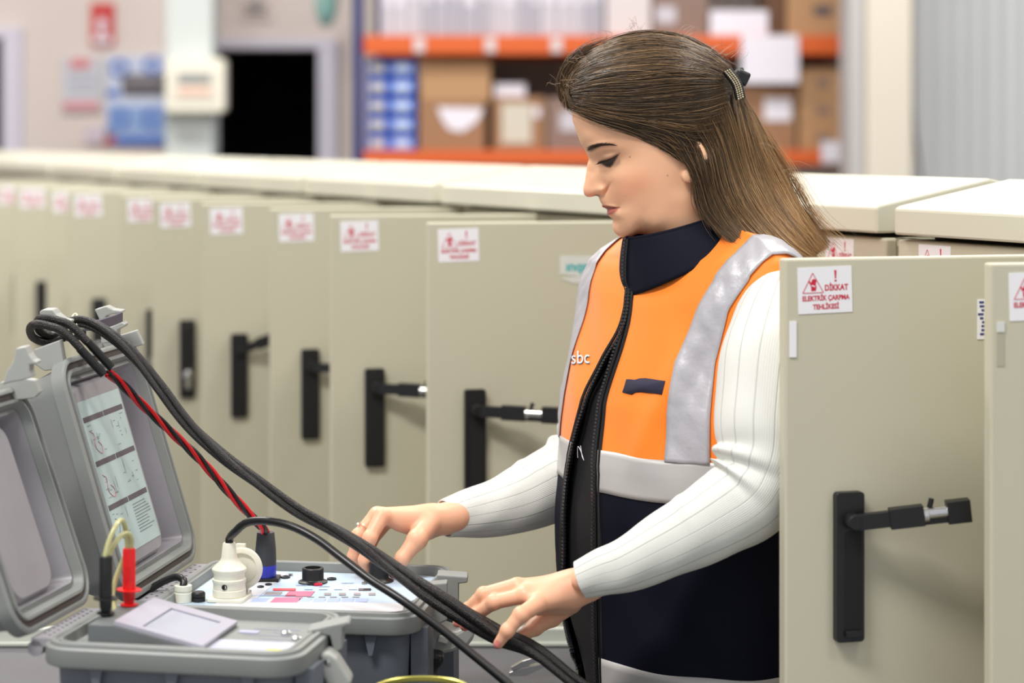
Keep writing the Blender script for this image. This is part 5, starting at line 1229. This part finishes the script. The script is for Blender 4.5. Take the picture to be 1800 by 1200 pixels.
def strands(parts, name, cols):
    V = []; Fc = []; Cc = []; base_ = 0
    for (pts, rad, p2, lock), lift in parts:
        c_, n_ = pts.shape[:2]; T = np.gradient(pts, axis=1); T /= np.linalg.norm(T, axis=2, keepdims=True)+1e-9
        N = np.cross(T, np.array([0, 1., 0])); N /= np.linalg.norm(N, axis=2, keepdims=True)+1e-9; B_ = np.cross(T, N)
        ring = np.stack([pts+(N*math.cos(a)+B_*math.sin(a))*rad[..., None] for a in (0, 2.094, 4.189)], 2)
        V.append(ring.reshape(-1, 3)); idx = np.arange(c_*n_*3).reshape(c_, n_, 3)+base_
        for k in range(3):
            k2 = (k+1) % 3; Fc.append(np.stack([idx[:, :-1, k], idx[:, :-1, k2], idx[:, 1:, k2], idx[:, 1:, k]], -1).reshape(-1, 4))
        base_ += c_*n_*3
        u = np.clip((p2[..., 0]-1235)/150, 0, 1)*np.clip((p2[..., 1]-130)/110, 0, 1)
        r = rng.random((c_, 1)); u = np.clip(u*.75+lift*(r**2)+.12*rng.normal(size=(c_, 1)), 0, 1)[..., None]
        cc = cols[0]*(1-u)+cols[1]*u; cc = cc*rng.uniform(.6, 1.4, (c_, 1, 1))*lock[:, None, None]; Cc.append(np.repeat(cc[:, :, None, :], 3, 2).reshape(-1, 3))
    V = np.concatenate(V); Fc = np.concatenate(Fc); Cc = np.concatenate(Cc); me = bpy.data.meshes.new(name)
    me.vertices.add(len(V)); me.vertices.foreach_set('co', V.astype(np.float32).ravel()); me.loops.add(Fc.size); me.loops.foreach_set('vertex_index', Fc.astype(np.int32).ravel())
    me.polygons.add(len(Fc)); me.polygons.foreach_set('loop_start', np.arange(0, Fc.size, 4, dtype=np.int32)); me.polygons.foreach_set('loop_total', np.full(len(Fc), 4, np.int32)); me.update(calc_edges=True)
    me.polygons.foreach_set('use_smooth', np.ones(len(Fc), bool))
    a = me.color_attributes.new('Col', 'FLOAT_COLOR', 'POINT'); a.data.foreach_set('color', np.c_[np.clip(Cc, 0, 1), np.ones(len(Cc))].astype(np.float32).ravel())
    me.materials.append(HM); o = bpy.data.objects.new(name, me); COL.objects.link(o); return o
hs = strands([(bundle(CH_[0], 420, 3.5, .0, .005, .0003, .3, .75, 3), .6), (bundle(CH_[2], 380, 4, .0, .006, .0003, .2, .75, 5), .6), (bundle(CH_[0], 6200, 1.4, -.0022, .0014, .00033, .55, .72), .35), (bundle(CH_[1], 1900, 2.0, -.003, .002, .00034, .3, .65), .35), (bundle(CH_[2], 4200, 2.0, -.003, .0025, .00035, .35, .7), .35),
              (bundle(FRINGE, 420, 4.5, -.004, .004, .00022, .1, .5, 3), .5), (bundle(WISP, 260, 5, -.002, .008, .0002, .1, .6, 7), .9), (bundle(CH_[0][3:], 170, 3, .002, .008, .00018, .5, .5, 5), .8), (bundle(CH_[1], 130, 4, .001, .006, .0002, .3, .6, 9), .9), (bundle(CH_[2][2:], 110, 3, .002, .006, .0002, .4, .8, 7), .8)], 'hair_strands', (lin(54, 42, 31), lin(168, 130, 86)))
hs.parent = hair; hs['kind'] = 'stuff'
# flyaway hairs over the crown, brow and nape
b = MB(); random.seed(9)
for (x, y, dx, dy, n_) in ((1000, 150, -14, -12, 16), (1020, 110, -12, -16, 16), (1060, 76, -14, -12, 16), (1120, 60, 6, -12, 14), (1200, 66, 26, -10, 14), (1260, 95, 22, -16, 14), (1290, 110, 6, -16, 8), (1330, 250, 30, 20, 10), (1370, 300, 36, 16, 12), (1410, 390, 40, 50, 16), (1390, 420, 50, 30, 12), (1215, 330, -16, 40, 3), (1000, 185, -6, -30, 12)):
    for k in range(n_):
        x0 = x+random.gauss(0, 10); y0 = y+random.gauss(0, 7); ex = x0+dx*random.uniform(.3, 1.3)+random.gauss(0, 7); ey = y0+dy*random.uniform(.3, 1.3)+random.gauss(0, 7)
        mx, my = (x0+ex)/2+random.gauss(0, 7), (y0+ey)/2+random.gauss(0, 7)-4; D = SD+random.uniform(-.05, .03)
        b.tube([tuple(P(*q)) for q in spline([(x0, y0, D), (mx, my, D), (ex, ey, D)], 8)], [.00017]*6+[.00012, .00006], 3)
o = b.build('flyaway_hairs', mat('flyaway', (142, 112, 86), .4)); o.parent = hair; o['kind'] = 'stuff'
# hair clip
q0 = P(1277, 123, 2.455); q1 = P(1302, 174, 2.452); clip = empty('hair_clip', (0, 0, 0)); clip.parent = person; clip.location = -PO; clip.matrix_basis = Matrix.Translation(-PO)
b = MB(); d = (q1-q0).normalized(); xx = d.cross(Vector((0, 1, 0))).normalized()
pts = spline([tuple(q0), tuple((q0+q1)/2+xx*.0035), tuple(q1)], 16)
b.tube(pts, .0062, 14, 0, flat=.6, up=tuple(xx)); b.build('claw', M['blackplastic'], clip)
b = MB()
for i in range(15):
    c = Vector(pts[i])*.5+Vector(pts[min(i+1, 15)])*.5
    for j in range(3): b.lathe([(.0001, .0021), (.0011, .0013), (.0013, 0)], c+xx*((j-1)*.0027)+Vector((0, -.0046, 0)), 0, 7, Matrix.Rotation(R(90), 3, 'X'))
b.build('rhinestones', mat('rhinestone', (214, 204, 176), .12, .7), clip)
b = MB(); c = P(1303, 137, 2.49); b.box(c, (.016, .03, .017), 0, Matrix.Rotation(R(24), 3, 'Y')); b.box(c+Vector((-.006, 0, .006)), (.02, .012, .006), 0, Matrix.Rotation(R(-30), 3, 'Y')); b.build('claw', M['blackplastic'], clip, bevel=.003)
